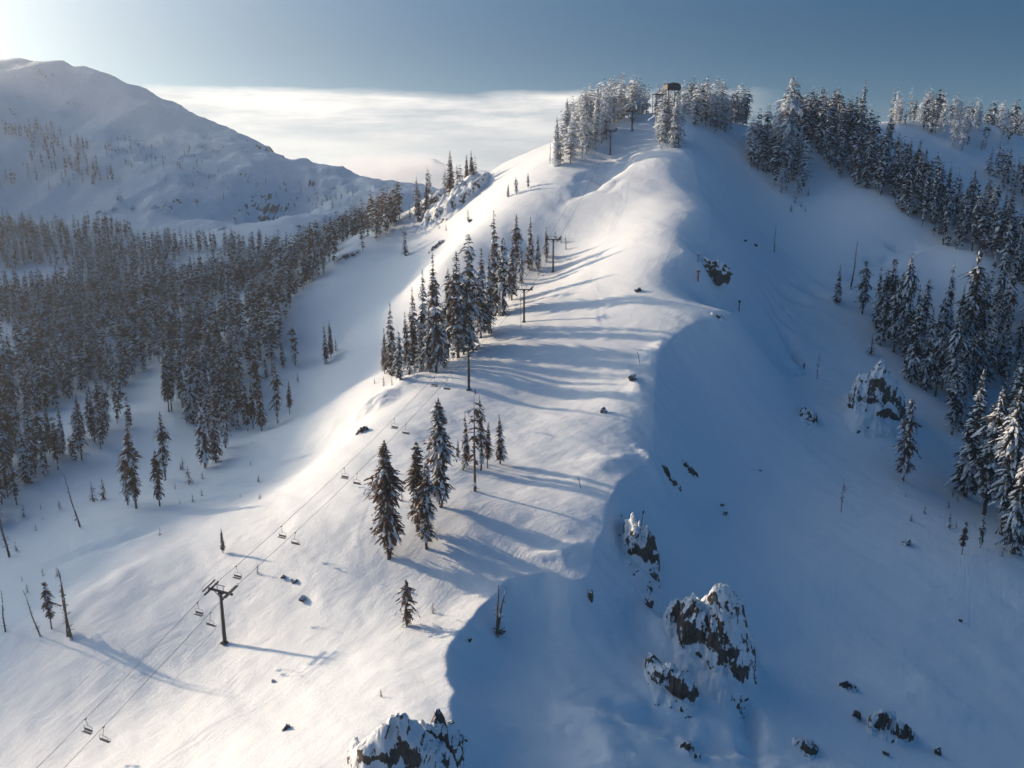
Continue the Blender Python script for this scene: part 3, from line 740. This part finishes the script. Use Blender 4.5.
# ------------------------------------------------------------------ build the trees
def inframe(t):
    x, y, d = project(t['p']); x2, y2, d2 = project(t['p'] + Vector((0, 0, t['h'])))
    return -12 < x < 1036 and y2 < 768 and y > 0
def seen(t):
    """is the upper part of the tree not hidden by ground"""
    q = t['p'] + Vector((0, 0, t['h'] * .95)); s = np.linspace(.08, .985, 160)
    return bool(np.all(H(q.x * s, q.y * s) < q.z * s))
forced = [t for t in TREES if t['forced']]
rest = [t for t in TREES if not t['forced']]
cand = sorted([t for t in rest if inframe(t) and seen(t)], key=lambda t: -t['hp'])
nsingle = 290 - len([t for t in forced if t['name'] == 'fir_tree'])
single = cand[:nsingle]; sid = set(id(t) for t in single)
bulk = [t for t in rest if id(t) not in sid]
print('trees: forced', len(forced), 'candidates', len(cand), 'bulk', len(bulk), 'smallest single px', single[-1]['hp'])
groups_used = {}
SEEN = {}
def put(t, i):
    r = random.Random(i * 77 + 5)
    var = t['var'] if t['var'] is not None else r.randrange(6)
    a, b = proto(t['fam'], var)
    p = t['p']; o = empty(t['name'], (p.x, p.y, p.z - .02 * t['h']), r.uniform(0, 6.28) if not t['lean'][0] else 0, t['h'])
    if not t['forced']: o.rotation_euler[0] = r.gauss(0, .02); o.rotation_euler[1] = r.gauss(0, .02)
    if t['lean'][0]: o.rotation_euler[1] = t['lean'][0]
    w_ = r.uniform(.88, 1.15); o.scale = (t['h'] * w_, t['h'] * w_, t['h'])
    tag(o, t['label'], t['cat'], t['group'])
    key = t['fam'], var
    if key not in SEEN:
        a.name = 'trunk'; tr = link('trunk', a, o, M_BARK); cr = link('crown', b, o) if b else None
        SEEN[key] = (tr, cr) if cr else (tr,)
    else:
        for src in SEEN[key]:
            c = src.copy(); COL.objects.link(c); c.parent = o
    return o
for i, t in enumerate(forced + single): put(t, i)
# the many remaining far trees as one mass
V = []; Q = []; LD = []; MI = []; off = 0
order = {'dark': 0, 'dusted': 1, 'laden': 2, 'frost': 3}
r = np.random.RandomState(99)
for t in bulk:
    fam = t['fam'] if t['fam'] in order else 'laden'
    v, f, ld, tv, tf = low_arrays(fam, r.randint(6)); a = r.uniform(0, 6.28); c, s = cos(a), sin(a); h = t['h']; w_ = h * r.uniform(.75, 1.55)
    p = t['p']
    for vv, ff, lo_, mi in ((v, f, ld, order[fam]), (tv, tf, np.zeros(len(tv), np.float32), 4)):
        o = np.empty_like(vv); o[:, 0] = (vv[:, 0] * c - vv[:, 1] * s) * w_ + p.x; o[:, 1] = (vv[:, 0] * s + vv[:, 1] * c) * w_ + p.y; o[:, 2] = vv[:, 2] * h + p.z
        V.append(o); Q.append(ff + off); LD.append(lo_); MI.append(np.full(len(ff), mi, np.int32)); off += len(vv)
V = np.concatenate(V); Q = np.concatenate(Q); LD = np.concatenate(LD); MI = np.concatenate(MI)
me = mesh_np('far forest', V, Q, False)
for k in ('dark', 'dusted', 'laden', 'frost'): me.materials.append(M_CR[k])
me.materials.append(M_BARK)
at = me.attributes.new('load', 'FLOAT', 'POINT'); at.data.foreach_set('value', LD)
if len(me.polygons) == len(MI): me.polygons.foreach_set('material_index', MI)
else: print('WARN polygons', len(me.polygons), len(MI))
ff = link('far_forest', me); tag(ff, 'mass of small distant firs filling the valley and the far mountainside', 'forest', None, 'stuff')
print('bulk faces', len(Q))
# ------------------------------------------------------------------ the chair lift
def paint(name, c, rough=.5, metal=0.0):
    m, nt, p, N, L = newmat(name); g = N.new('ShaderNodeNewGeometry')
    n = noise(nt, g.outputs['Position'], 2.5, 4)
    L.new(mixc(nt, n, tuple(x * .75 for x in c), tuple(min(x * 1.2, 1) for x in c)), p.inputs['Base Color'])
    p.inputs['Roughness'].default_value = rough; p.inputs['Metallic'].default_value = metal; return m
M_STEEL = paint('dark tower steel', (.035, .035, .04), .55, .3)
M_CABLE = paint('steel cable', (.05, .05, .055), .5, .5)
M_SEAT = paint('chair seat grey', (.10, .10, .115), .7)
M_FRAME = paint('chair frame steel', (.16, .16, .17), .5, .4)
M_DARKW = paint('weathered dark timber', (.05, .038, .03), .85)
M_ORANGE = paint('faded orange paint', (.45, .13, .04), .6)
TW = [(225, 643, 12.9), (469, 390, 14.2), (524, 322, 13.2), (553, 272, 15.0), (610, 155, 13.0), (632, 131, 11.0)]
TB = [hit(a, b) for a, b, _ in TW]
TT = [p + Vector((0, 0, h)) for p, (_, _, h) in zip(TB, TW)]
def hdir(i):
    a = TT[max(i - 1, 0)]; b = TT[min(i + 1, len(TT) - 1)]; d = b - a; return d.normalized()
D0 = (TT[1] - TT[0]).normalized()
GAUGE = 2.6
TLAB = ['dark lift tower nearest the camera on the bright lower piste', 'tall thin lift tower in front of the row of firs, third stop of light below it',
        'lift tower with a thin pole at its foot, right of the row of firs', 'lift tower standing highest beside the row of firs', 'small lift tower at the right foot of the frosted summit stand',
        'smallest lift tower, just under the summit']
TLAB[1] = 'thin lift tower rising in front of the row of firs'
for i, (b, t) in enumerate(zip(TB, TT)):
    d = hdir(i); dh = Vector((d.x, d.y, 0)).normalized(); yaw = math.atan2(dh.y, dh.x); pitch = math.atan2(d.z, Vector((d.x, d.y)).length)
    h = t.z - b.z; o = empty('lift_tower', b, yaw); tag(o, TLAB[i], 'lift tower', 'towers of the chair lift')
    # local x runs along the line, y across it
    m = MB(); m.tube([(0, 0, -1.2), (0, 0, h * .5), (0, 0, h - .35)], [.46, .38, .30], 14); m.box((0, 0, .1), (1.5, 1.5, .35))
    link('post', m.mesh('post', False), o, M_STEEL)
    m = MB(); m.box((0, 0, h), (.42, 7.0, .42)); m.box((0, 0, h - .45), (.7, 1.1, .5))
    for s in (-1, 1): m.tube([(0, s * .3, h - 1.5), (0, s * 2.1, h - .1)], .09, 6)
    link('crossarm', m.mesh('crossarm'), o, M_STEEL)
    rot = Euler((0, -pitch, 0)).to_matrix()
    for s in (-1, 1):
        m = MB(); c = Vector((0, s * GAUGE, h + .12)); m.box(c, (4.6, .16, .26), rot)
        for k in range(8):
            q = c + rot @ Vector((-2.1 + k * .6, 0, .16)); m.tube([q + Vector((0, -.09, 0)), q + Vector((0, .09, 0))], .24, 10)
        a = link('sheave_train', m.mesh('sheave train'), o, M_STEEL)
        m = MB(); c2 = Vector((0, s * (GAUGE + .75), h + .55)); m.box(c2 + rot @ Vector((0, 0, .12)), (4.2, .5, .05), rot)
        for k in (-1, 1):
            q = c2 + rot @ Vector((k * 1.9, .22 * s, 0)); m.tube([q, q + Vector((0, 0, 1.0))], .03, 5)
        q = c2 + Vector((0, .22 * s, 1.0)); m.tube([q - rot @ Vector((1.9, 0, 0)), q + rot @ Vector((1.9, 0, 0))], .03, 5)
        link('catwalk', m.mesh('catwalk'), o, M_STEEL)
    m = MB()
    for s in (-1, 1): m.tube([(0, s * .9, h + .2), (0, s * .9, h + 1.5)], .07, 6)
    m.tube([(0, -1.5, h + 1.5), (0, 1.5, h + 1.5)], .09, 6); link('lifting_frame', m.mesh('lifting frame'), o, M_STEEL)
    m = MB()
    for s in (-.17, .17): m.tube([(-.62, s, .6), (-.5, s, h - .4)], .022, 4)
    for k in range(int(h / .5) - 1): m.tube([(-.61 + .1 * k / 25, -.17, .8 + k * .5), (-.61 + .1 * k / 25, .17, .8 + k * .5)], .016, 4)
    link('ladder', m.mesh('ladder'), o, M_STEEL)
# the rope: two runs, sagging between the towers
TOP = TT[-1] + (TT[-1] - TT[-2]).normalized() * 14
LOWEND = TT[0] - D0 * 150
across = Vector((-D0.y, D0.x, 0)).normalized()
def rope_pts(s):
    N_ = [LOWEND] + TT + [TOP]; pts = []
    for i in range(len(N_) - 1):
        a, b = N_[i], N_[i + 1]; n = 14; L_ = (b - a).length
        for k in range(n):
            t = k / n; pts.append(a.lerp(b, t) + across * s * GAUGE + Vector((0, 0, .42 - L_ * .018 * 4 * t * (1 - t))))
    pts.append(N_[-1] + across * s * GAUGE + Vector((0, 0, .42))); return pts
ROPE = {s: rope_pts(s) for s in (-1, 1)}
m = MB()
loop = ROPE[-1] + ROPE[1][::-1]
m.tube(loop, .045, 5)
cab = link('haul_cable', m.mesh('haul cable')); cab.data.materials.append(M_CABLE)
tag(cab, 'thin steel haul cable running in two lines up the piste', 'lift cable')
# chairs
def chair_parts(o):
    m = MB(); m.box((0, 0, -.02), (.5, .14, .16)); m.tube([(0, -.1, -.12), (0, .1, -.12)], .1, 8); link('grip', m.mesh('grip'), o, M_STEEL)
    m = MB(); m.tube([(0, 0, -.08), (0, .12, -.7), (-.28, .05, -1.35), (-.30, 0, -1.75)], .045, 6); link('hanger', m.mesh('hanger', True), o, M_STEEL)
    m = MB()
    m.tube([(-.3, -1.12, -2.6), (-.3, -1.12, -1.95), (-.3, -.95, -1.75), (-.3, .95, -1.75), (-.3, 1.12, -1.95), (-.3, 1.12, -2.6)], .04, 6)
    for s in (-1, 1): m.tube([(-.3, s * 1.12, -2.6), (-.32, s * 1.12, -3.05), (.32, s * 1.12, -3.08), (.36, s * 1.12, -2.75)], .035, 6)
    link('frame', m.mesh('frame', True), o, M_FRAME)
    m = MB(); m.box((.02, 0, -3.03), (.52, 2.2, .09)); link('seat', m.mesh('seat'), o, M_SEAT)
    m = MB(); m.box((-.32, 0, -2.66), (.07, 2.2, .42), Euler((0, -.15, 0)).to_matrix()); link('backrest', m.mesh('backrest'), o, M_SEAT)
    m = MB(); m.tube([(.36, -1.08, -2.72), (.42, -.6, -2.66), (.42, .6, -2.66), (.36, 1.08, -2.72)], .025, 5); link('safety_bar', m.mesh('safety bar', True), o, M_FRAME)
CH = []
def rope_at(s, px):
    P = ROPE[s]; best = None
    for a, b in zip(P[:-1], P[1:]):
        xa, xb = project(a)[0], project(b)[0]
        if xa <= px <= xb: return a.lerp(b, (px - xa) / (xb - xa + 1e-9))
    return None
CL = [(85, 1, 'chair lift seat at the bottom left, on the left-hand cable'), (103, -1, 'chair lift seat at the bottom left, on the right-hand cable'),
      (197, 1, 'chair lift seat just below the nearest tower, on the left-hand cable'), (210, -1, 'chair lift seat just below the nearest tower, on the right-hand cable'),
      (236, 1, 'chair lift seat partly hidden behind the head of the nearest tower'),
      (281, 1, 'left one of the two lift chairs right above the nearest tower'), (295, -1, 'right one of the two lift chairs right above the nearest tower'),
      (344, 1, 'left one of the two lift chairs beside the nearest big fir'), (357, -1, 'right one of the two lift chairs beside the nearest big fir'),
      (394, 1, 'left one of the two lift chairs by the snow hump with the dark stone'), (406, -1, 'right one of the two lift chairs by the snow hump with the dark stone'),
      (434, 1, 'left one of the two lift chairs below the row of firs'), (447, -1, 'right one of the two lift chairs below the row of firs')]
csrc = None
for px, s, lab in CL:
    p = rope_at(s, px)
    if p is None: print('no rope at', px); continue
    yaw = math.atan2(D0.y, D0.x) + (0 if s < 0 else pi)
    o = empty('lift_chair', p + Vector((0, 0, -.03)), yaw); tag(o, lab, 'lift chair', 'chairs hanging on the lift')
    if csrc is None: chair_parts(o); csrc = o
    else:
        for c in csrc.children: cc = c.copy(); COL.objects.link(cc); cc.parent = o
    q = project(p); print('chair', px, 'y', round(q[1] + 10))

# the hut at the top: a dark rounded drive housing on a frame, with a timber deck
hb = hit(668, 118); hb = Vector((hb.x + 4, hb.y + 14, 0)); hb.z = float(H(hb.x, hb.y))
qx, qy, qd = project(hb); hh = (qy - 88) * qd / F
o = empty('lift_station', hb, .35); tag(o, 'dark rounded lift station on legs rising above the summit firs', 'lift station')
m = MB(); n = 12; prof = [(4.6 * cos(pi * k / n), 1.3 + 1.9 * sin(pi * k / n)) for k in range(n + 1)]
prof = [(4.6, -.9)] + prof + [(-4.6, -.9)]
vs = [(x, y, hh - 1 + z) for y in (-2.6, 2.6) for x, z in prof]; k_ = len(prof)
m.add(vs, [(i, i + 1, k_ + i + 1, k_ + i) for i in range(k_ - 1)] + [tuple(range(k_))[::-1], tuple(range(k_, 2 * k_)), (0, k_, 2 * k_ - 1, k_ - 1)])
link('housing', m.mesh('housing'), o, M_STEEL)
for x in (-3.2, 3.2):
    for y in (-1.9, 1.9):
        m = MB(); m.tube([(x, y, -1.5), (x, y, hh - 1.7)], .28, 8); link('leg', m.mesh('leg'), o, M_STEEL)
m = MB(); m.box((-8.2, 0, hh - 4.6), (8, 5, .35))
for k in range(9): m.tube([(-12 + k, -2.4, hh - 4.5), (-12 + k, -2.4, hh - 3.4)], .06, 5)
m.tube([(-12.1, -2.4, hh - 3.4), (-4.2, -2.4, hh - 3.4)], .07, 5); link('deck', m.mesh('deck'), o, M_DARKW)
for x in (-11.5, -5):
    for y in (-2, 2): m = MB(); m.tube([(x, y, -1.5), (x, y, hh - 4.7)], .2, 6); link('post', m.mesh('post'), o, M_DARKW)

# ------------------------------------------------------------------ poles and fence marks
def pole(px, py, hp, label, r0=.06, mat=None, lean=(0, 0), name='marker_pole', cat='marker pole', cap=True, grp=None):
    p = hit(px, py); h = hp * project(p)[2] / F
    m = MB(); m.tube([(0, 0, -.4), (lean[0] * h, lean[1] * h, h)], r0, 7); 
    o = empty(name, p); tag(o, label, cat, grp); link('pole', m.mesh('pole'), o, mat or M_STEEL)
    if cap:
        m = MB(); m.tube([(lean[0] * h, lean[1] * h, h - .5), (lean[0] * h * 1.01, lean[1] * h, h + .25)], [r0 * 2.6, r0 * 2.2], 8)
        link('pole_head', m.mesh('pole head'), o, mat or M_STEEL)
    return o
pole(640, 534, 24, 'thin dark pole standing in the blue shade above the lit rock', .08, None, (.10, 0))
pole(739, 311, 10, 'short thick dark post on the shaded side near the ridge edge', .22)
pole(521, 328, 34, 'thin pole leaning at the foot of the lift tower right of the firs', .07, None, (-.02, 0), cap=False)
pole(640, 363, 11, 'short leaning pole with a long shadow on the crest', .09, None, (-.25, 0), cap=False)
pole(581, 488, 11, 'short leaning stake in the tree shadows on the piste', .09, None, (-.25, 0), cap=False)
pole(678, 150, 16, 'thin pole with a cross bar beside the frosted clump', .08)
pole(698, 262, 7, 'short dark post on top of the rock at the ridge bend', .14)
o = pole(698, 281, 10, 'orange snow-capped post at the left end of the ridge bend rock', .3, M_ORANGE)
# ------------------------------------------------------------------ rocks
def mat_rock(name, snow_t, c1=(.035, .027, .022), c2=(.13, .105, .085)):
    m, nt, p, N, L = newmat(name); g = N.new('ShaderNodeNewGeometry'); pos = g.outputs['Position']
    sep = N.new('ShaderNodeSeparateXYZ'); L.new(g.outputs['Normal'], sep.inputs[0])
    n1 = noise(nt, pos, .28, 8, .6); n2 = noise(nt, vmap(nt, pos, (1, 1, .35)), 1.6, 6, .65)
    f = math_(nt, 'ADD', sep.outputs[2], math_(nt, 'ADD', math_(nt, 'MULTIPLY', math_(nt, 'SUBTRACT', n1, .5), 2.4), math_(nt, 'MULTIPLY', math_(nt, 'SUBTRACT', n2, .5), .9)))
    k = ramp(nt, f, [(snow_t - .03, 0.), (snow_t + .03, 1.)])
    rock = mixc(nt, ramp(nt, noise(nt, vmap(nt, pos, (1, 1, .5)), .8, 8, .7), [(.35, 0.), (.65, 1.)]), c1, c2)
    L.new(mixc(nt, k, rock, SNOWC), p.inputs['Base Color']); p.inputs['Roughness'].default_value = .85
    bu = N.new('ShaderNodeBump'); bu.inputs['Strength'].default_value = .8; bu.inputs['Distance'].default_value = .5
    L.new(noise(nt, pos, 1.3, 8, .7), bu.inputs['Height']); L.new(bu.outputs[0], p.inputs['Normal'])
    return m
M_ROCK = mat_rock('rock with snow', .24)
M_ROCKD = mat_rock('dark rock', .42)
M_ROCKB = mat_rock('brown cliff', .18, (.08, .055, .04), (.24, .16, .10))
_ico = {}
def ico(sub):
    if sub not in _ico:
        bm = bmesh.new(); bmesh.ops.create_icosphere(bm, subdivisions=sub, radius=1)
        _ico[sub] = (np.array([v.co[:] for v in bm.verts]), np.array([[v.index for v in f.verts] for f in bm.faces])); bm.free()
    return _ico[sub]
def n3(P, s, seed):
    a = fbm(P[:, 0] * s + P[:, 2] * s * .7, P[:, 1] * s - P[:, 2] * s * .6, seed, 4, .55); b = fbm(P[:, 2] * s + 3.1, P[:, 0] * s * .8 - P[:, 1] * s * .5, seed + 7, 4, .55); return a + b
def rock_arr(size, seed, sub=4, cuts=26, rough=.3):
    r = np.random.RandomState(seed); v, f = ico(sub); v = v.copy()
    for _ in range(cuts):
        n = r.normal(size=3); n /= np.linalg.norm(n); dd = r.uniform(.55, .85); k = v @ n - dd; v -= np.outer(np.clip(k, 0, None), n)
    v = v * np.array(size) * .62
    ln = np.linalg.norm(v, axis=1, keepdims=True) + 1e-6
    s = 2.6 / max(size); amp = rough * min(size)
    d = n3(v, s, seed) + .45 * n3(v, s * 3.1, seed + 3) - .5 * np.abs(n3(v * np.array([1, 1, .35]), s * 1.8, seed + 5))
    return v + v / ln * (d * amp)[:, None], f
def rock(px, py, wp, hp, label, seed=1, depth=.8, mat=None, name='rock', cat='rock', group=None, sink=.30, sub=4, pieces=None, tilt=0, rough=.3):
    """px,py: middle of the rock in the photograph; wp,hp: its size there"""
    p = hit(px, py + hp * .30); d = project(p)[2]; w_ = wp * d / F; h_ = hp * d / F * 1.05
    V = []; Fc = []; off = 0
    for k, (ox, oy, oz, sx, sz) in enumerate(pieces or [(0, 0, 0, 1, 1)]):
        sz_ = (w_ * sx, w_ * sx * depth, h_ * sz * (1 + sink)); v, f = rock_arr(sz_, seed * 13 + k * 7, sub, rough=rough)
        if tilt: c, s = cos(tilt), sin(tilt); v = np.stack([v[:, 0] * c + v[:, 2] * s, v[:, 1], -v[:, 0] * s + v[:, 2] * c], -1)
        V.append(v + np.array([ox * w_, oy * w_, h_ * .30 + oz * h_])); Fc.append(f + off); off += len(v)
    me = mesh_np(name, np.concatenate(V), np.concatenate(Fc), True); me.materials.append(mat or M_ROCK)
    o = link(name, me); o.location = p; tag(o, label, cat, group); return o
def crag(px, pyb, wp, hp, label, seed=1, mat=None, L=None, A=None, name='rock_outcrop', cat='rock outcrop', group=None, n=None, skew=0, rib=1.0, round_=.5):
    """rock breaking out of the slope: a ribbed front that rises from the snow at (px, pyb) and runs back into it"""
    p = hit(px, pyb); d = project(p)[2]; w_ = wp * d / F; A = A or hp * d / F * .56; L = L or max(A * 1.5, w_ * .55)
    vd = Vector((p.x, p.y, 0)).normalized(); ud = Vector((vd.y, -vd.x, 0)); st = max(min(w_, L) / (n or 60), .12)
    us = np.arange(-w_ * .78, w_ * .78 + st, st); vs = np.arange(-A * .5, L * 1.2, st); U, Vv = np.meshgrid(us, vs, indexing='ij')
    X = p.x + ud.x * U + vd.x * Vv; Y = p.y + ud.y * U + vd.y * Vv; base = H(X, Y)
    s0 = seed * 17; sc_ = max(w_ / 9, .5)
    e = np.clip(1 - (np.abs(U) / (w_ * .5)) ** 2.2, 0, 1)
    fr = L * .34 * (1 - e ** .5) * round_ * 2 + rib * sc_ * (1.4 * fbm(U / sc_ / 2.4, Vv / sc_ / 9, s0, 4, .6) + .9) + skew * U
    t = np.clip((Vv - fr) / (A * .40), -.5, 9)
    face = smooth(0, 1, t)
    ledge = face + .16 * np.sin(face * 3.14159 * 3 + 4 * fbm(U / sc_ / 3, Vv / sc_ / 3, s0 + 2, 2)) * face * (1 - face) * 2.2
    back = 1 - smooth(.35, 1.0, (Vv - fr) / L)
    top = 1 + .36 * fbm(U / sc_ / 1.7, Vv / sc_ / 2.2, s0 + 4, 4, .55)
    rel = A * ledge * back * (e ** .6) * top + face * back * e ** .4 * .16 * sc_ * fbm(U / sc_ * 2.2, Vv / sc_ * 1.6, s0 + 6, 4, .6) * 3
    edge = np.minimum(np.minimum(U - us[0], us[-1] - U), np.minimum(Vv - vs[0], vs[-1] - Vv)) / (st * 6)
    rel = rel - .4 - 2 * sc_ * (1 - smooth(0, .06, face * back * e))
    ew = smooth(0, .8, 1 - np.abs(U) / (w_ * .74)) 
    apron = .20 * A * ew * smooth(-1.0, .15, (Vv - fr) / (A * .45)) * (1 - smooth(.5, 1.1, (Vv - fr) / L)) * (1 + .5 * fbm(U / sc_ / 2, Vv / sc_ / 2, s0 + 11, 2)) - .25 - .01 * A
    rel = np.maximum(rel, apron)
    Z = base + rel
    # push the faces sideways a little so that they overhang in places
    X2 = X + ud.x * .35 * sc_ * fbm(U / sc_, Z / sc_, s0 + 8, 3) - vd.x * .35 * sc_ * fbm(Z / sc_, U / sc_, s0 + 9, 3); Y2 = Y + ud.y * .35 * sc_ * fbm(U / sc_, Z / sc_, s0 + 8, 3) - vd.y * .35 * sc_ * fbm(Z / sc_, U / sc_, s0 + 9, 3)
    i_ = np.arange(U.size).reshape(U.shape); Fq = np.stack([i_[:-1, :-1], i_[1:, :-1], i_[1:, 1:], i_[:-1, 1:]], -1).reshape(-1, 4)
    keep = rel.ravel()[Fq].max(1) > -.22
    Fq = Fq[keep]; used = np.unique(Fq); mp = -np.ones(U.size, int); mp[used] = np.arange(len(used))
    P = np.stack([X2.ravel() - p.x, Y2.ravel() - p.y, Z.ravel() - p.z], -1)[used]
    if len(Fq) < 4: print('empty crag', px, pyb); return
    me = mesh_np(name, P, mp[Fq], True); me.materials.append(mat or M_ROCK); o = link(name, me); o.location = p; tag(o, label, cat, group); return o
# big outcrop
crag(722,694,66,118,'tall snow plastered rock wall, right and largest part of the big outcrop',3)
crag(696,676,46,92,'middle pillar of the big outcrop with a dark face',5)
crag(676,636,28,46,'upper left horn of the big outcrop whose edge catches the sun',8)
crag(670,704,58,52,'low dark ledge sloping along the lower left of the big outcrop',9,M_ROCKD,skew=-.45)
rock(649,602,9,13,'small dark rock under the sunlit rock of the ridge',14,mat=M_ROCKD)
crag(640,578,40,46,'snow capped rock on the crest with its left face in the sun',15,A=11,L=14)
crag(652,584,16,22,'dark lower step of the sunlit crest rock',16,M_ROCKD)
# mid ridge
crag(671,483,22,12,'dark wide rock below the end of the curved snow lip',21,M_ROCKD)
crag(690,475,19,12,'row of small dark stones right of the snow lip rock',22,M_ROCKD)
rock(725,513,5,7,'small lone dark stone in the shade below the snow lip',23,mat=M_ROCKD)
rock(712,272,36,19,'dark rock cluster with snow patches at the bend of the ridge',24,.7,pieces=[(-.3,0,.05,.5,.7),(.0,0,.1,.5,.8),(.2,0,0,.5,.8),(.38,0,-.12,.35,.6)],mat=M_ROCK,name='rock_outcrop',cat='rock outcrop',sink=.5)
crag(718,321,16,7,'small snowy stones at the pointed ridge corner',25)
rock(632,378,9,5,'brown stones beside the short leaning pole',26,mat=M_ROCKD)
rock(603,411,8,5,'small stone casting a dark shadow on the sunny piste',27,mat=M_ROCKD)
crag(362,434,14,12,'bluish dark boulder in the snow hump above the lift line',28,M_ROCKD)
# right slope
crag(874,432,58,104,'tall leaning snowy rock with dark ledges on the shaded right slope',31,skew=.35,A=19)
crag(808,424,18,24,'narrow dark boulder with snow on top, left of the leaning rock',32,M_ROCKD,skew=.3)
rock(907,543,9,6,'small boulder alone right of the sparse fir',33)
crag(848,692,20,18,'dark boulder above the striped rock at the lower right',34,M_ROCKD)
crag(856,722,9,20,'thin dark rock fin left of the striped rock',35,M_ROCKD,skew=.4)
crag(889,744,46,44,'striped dark rock with snow streaks at the lower right',36,M_ROCKD,skew=.3,rib=1.6)
crag(886,758,9,12,'thin stone below the striped rock',37,M_ROCKD)
crag(804,758,26,24,'small rock ribs at the bottom right of the frame',38,M_ROCKD,rib=2)
rock(938,751,6,9,'tiny stone at the bottom right, right of the striped rock',39,mat=M_ROCKD)
crag(690,760,26,16,'group of small dark stones at the bottom below the big outcrop',40,M_ROCKD,rib=2)
# bottom left of the ridge
crag(405,806,120,84,'snowy rock slab at the bottom edge, partly in sun',41,rib=1.3)
crag(440,776,50,54,'speckled right part of the rocks at the bottom edge',42,M_ROCKD,rib=1.5)
crag(387,734,12,14,'rounded dark boulder at the sunlit edge of the bottom rocks',43,M_ROCKD)
rock(371,741,8,8,'dark stone left of the rounded boulder at the bottom',44,mat=M_ROCKD)
crag(408,736,12,12,'small snow capped stone right of the rounded boulder at the bottom',45,M_ROCKD)
crag(464,744,14,11,'little dark stones on the shaded snow right of the bottom rocks',46,M_ROCKD)
rock(451,722,7,4,'flat dark stone right of the corner of the snow edge',47,mat=M_ROCKD)
crag(286,732,10,12,'brown stone on the bright piste with a jagged shadow',48,M_ROCKD)
# stones on the piste
rock(283,577,6,3,'flat stone on the piste, left one of three above the tower',51,mat=M_ROCKD)
rock(294,581,7,4,'dark pointed stone on the piste, middle one of three above the tower',52,mat=M_ROCKD)
rock(303,599,9,5,'largest dark stone on the piste right of the nearest tower',53,mat=M_ROCKD)
rock(273,681,6,3,'small stone below the shadow of the nearest tower',54)
rock(591,596,5,12,'thin dark stone in the notch of the snow edge',55,mat=M_ROCKD)
rock(499,630,12,8,'dark stump-like rock at the foot of the forked dead tree',56,mat=M_ROCKD)
# shoulder and knob
crag(455,214,74,62,'big snowy rock knob with firs on the end of the ridge',61,A=10,L=50)
crag(432,214,26,40,'darker left flank of the rock knob',62,M_ROCKD,A=8,L=30)
rock(521,149,16,7,'dark rock lip on the skyline left of the summit',63,.5,mat=M_ROCKD,tilt=.4)
crag(348,260,26,9,'dark ledge on the rim of the blue flank by the gully',64,M_ROCKD)
crag(436,249,18,9,'dark rock patch at the lower end of the sunlit spur',65,M_ROCKD)
rock(470,221,7,3,'small dark rock on the sunlit spur line',66,.5,mat=M_ROCKD)
rock(638,290,7,4,'small brown rock above the leaf-shaped shadow on the piste',67,.6,mat=M_ROCKD)
CLF = [(45,80,20,7),(14,117,12,5),(118,153,18,6),(137,146,12,4),(112,214,20,9),(120,204,10,12),(98,214,9,5),(168,214,16,16),(180,208,18,10),(156,210,12,7),(205,180,20,6),(245,182,16,9),(252,187,20,5),(196,206,8,10),
       (262,200,10,6),(235,224,7,12),(242,216,7,12),(300,229,18,4),(222,230,11,5),(132,212,9,9),(190,158,13,5),(213,154,13,5),(181,159,11,4),(288,194,16,4),(330,191,11,4),(72,107,11,4),(20,99,11,4)]
for i, (a, b, c, d) in enumerate(CLF):
    crag(a, b, c * (.6 + .5 * random.random()), d, 'small brown cliff breaking through the snow of the far mountain', 70 + i, M_ROCKB, name='cliff', cat='cliff', group='cliffs on the far mountain', n=22, rib=2.2, skew=random.uniform(-.5, .5))
# ------------------------------------------------------------------ the forked dead tree on the crest
p = hit(497, 636); h_ = 56 * project(p)[2] / F
t_, _ = snag_meshes('forked dead tree', 333, .034, 26, .10, True, .03)
o = empty('dead_tree', p, 0, h_); tag(o, 'forked bare dead tree with two stems on the snow edge', 'dead tree'); link('trunk', t_, o, M_BARK)

# small stones dotting the snow
r_ = random.Random(11)
for (x, y, w) in [(722,505,4),(745,240,4),(756,245,3),(760,470,3),(960,620,3),(470,640,4)]:
    rock(x, y, w + 1, w, 'tiny dark stone dotting the open snow, only a few pixels across', int(x), mat=M_ROCKD, name='stone', cat='stone', group='tiny stones dotting the snow', sub=2)
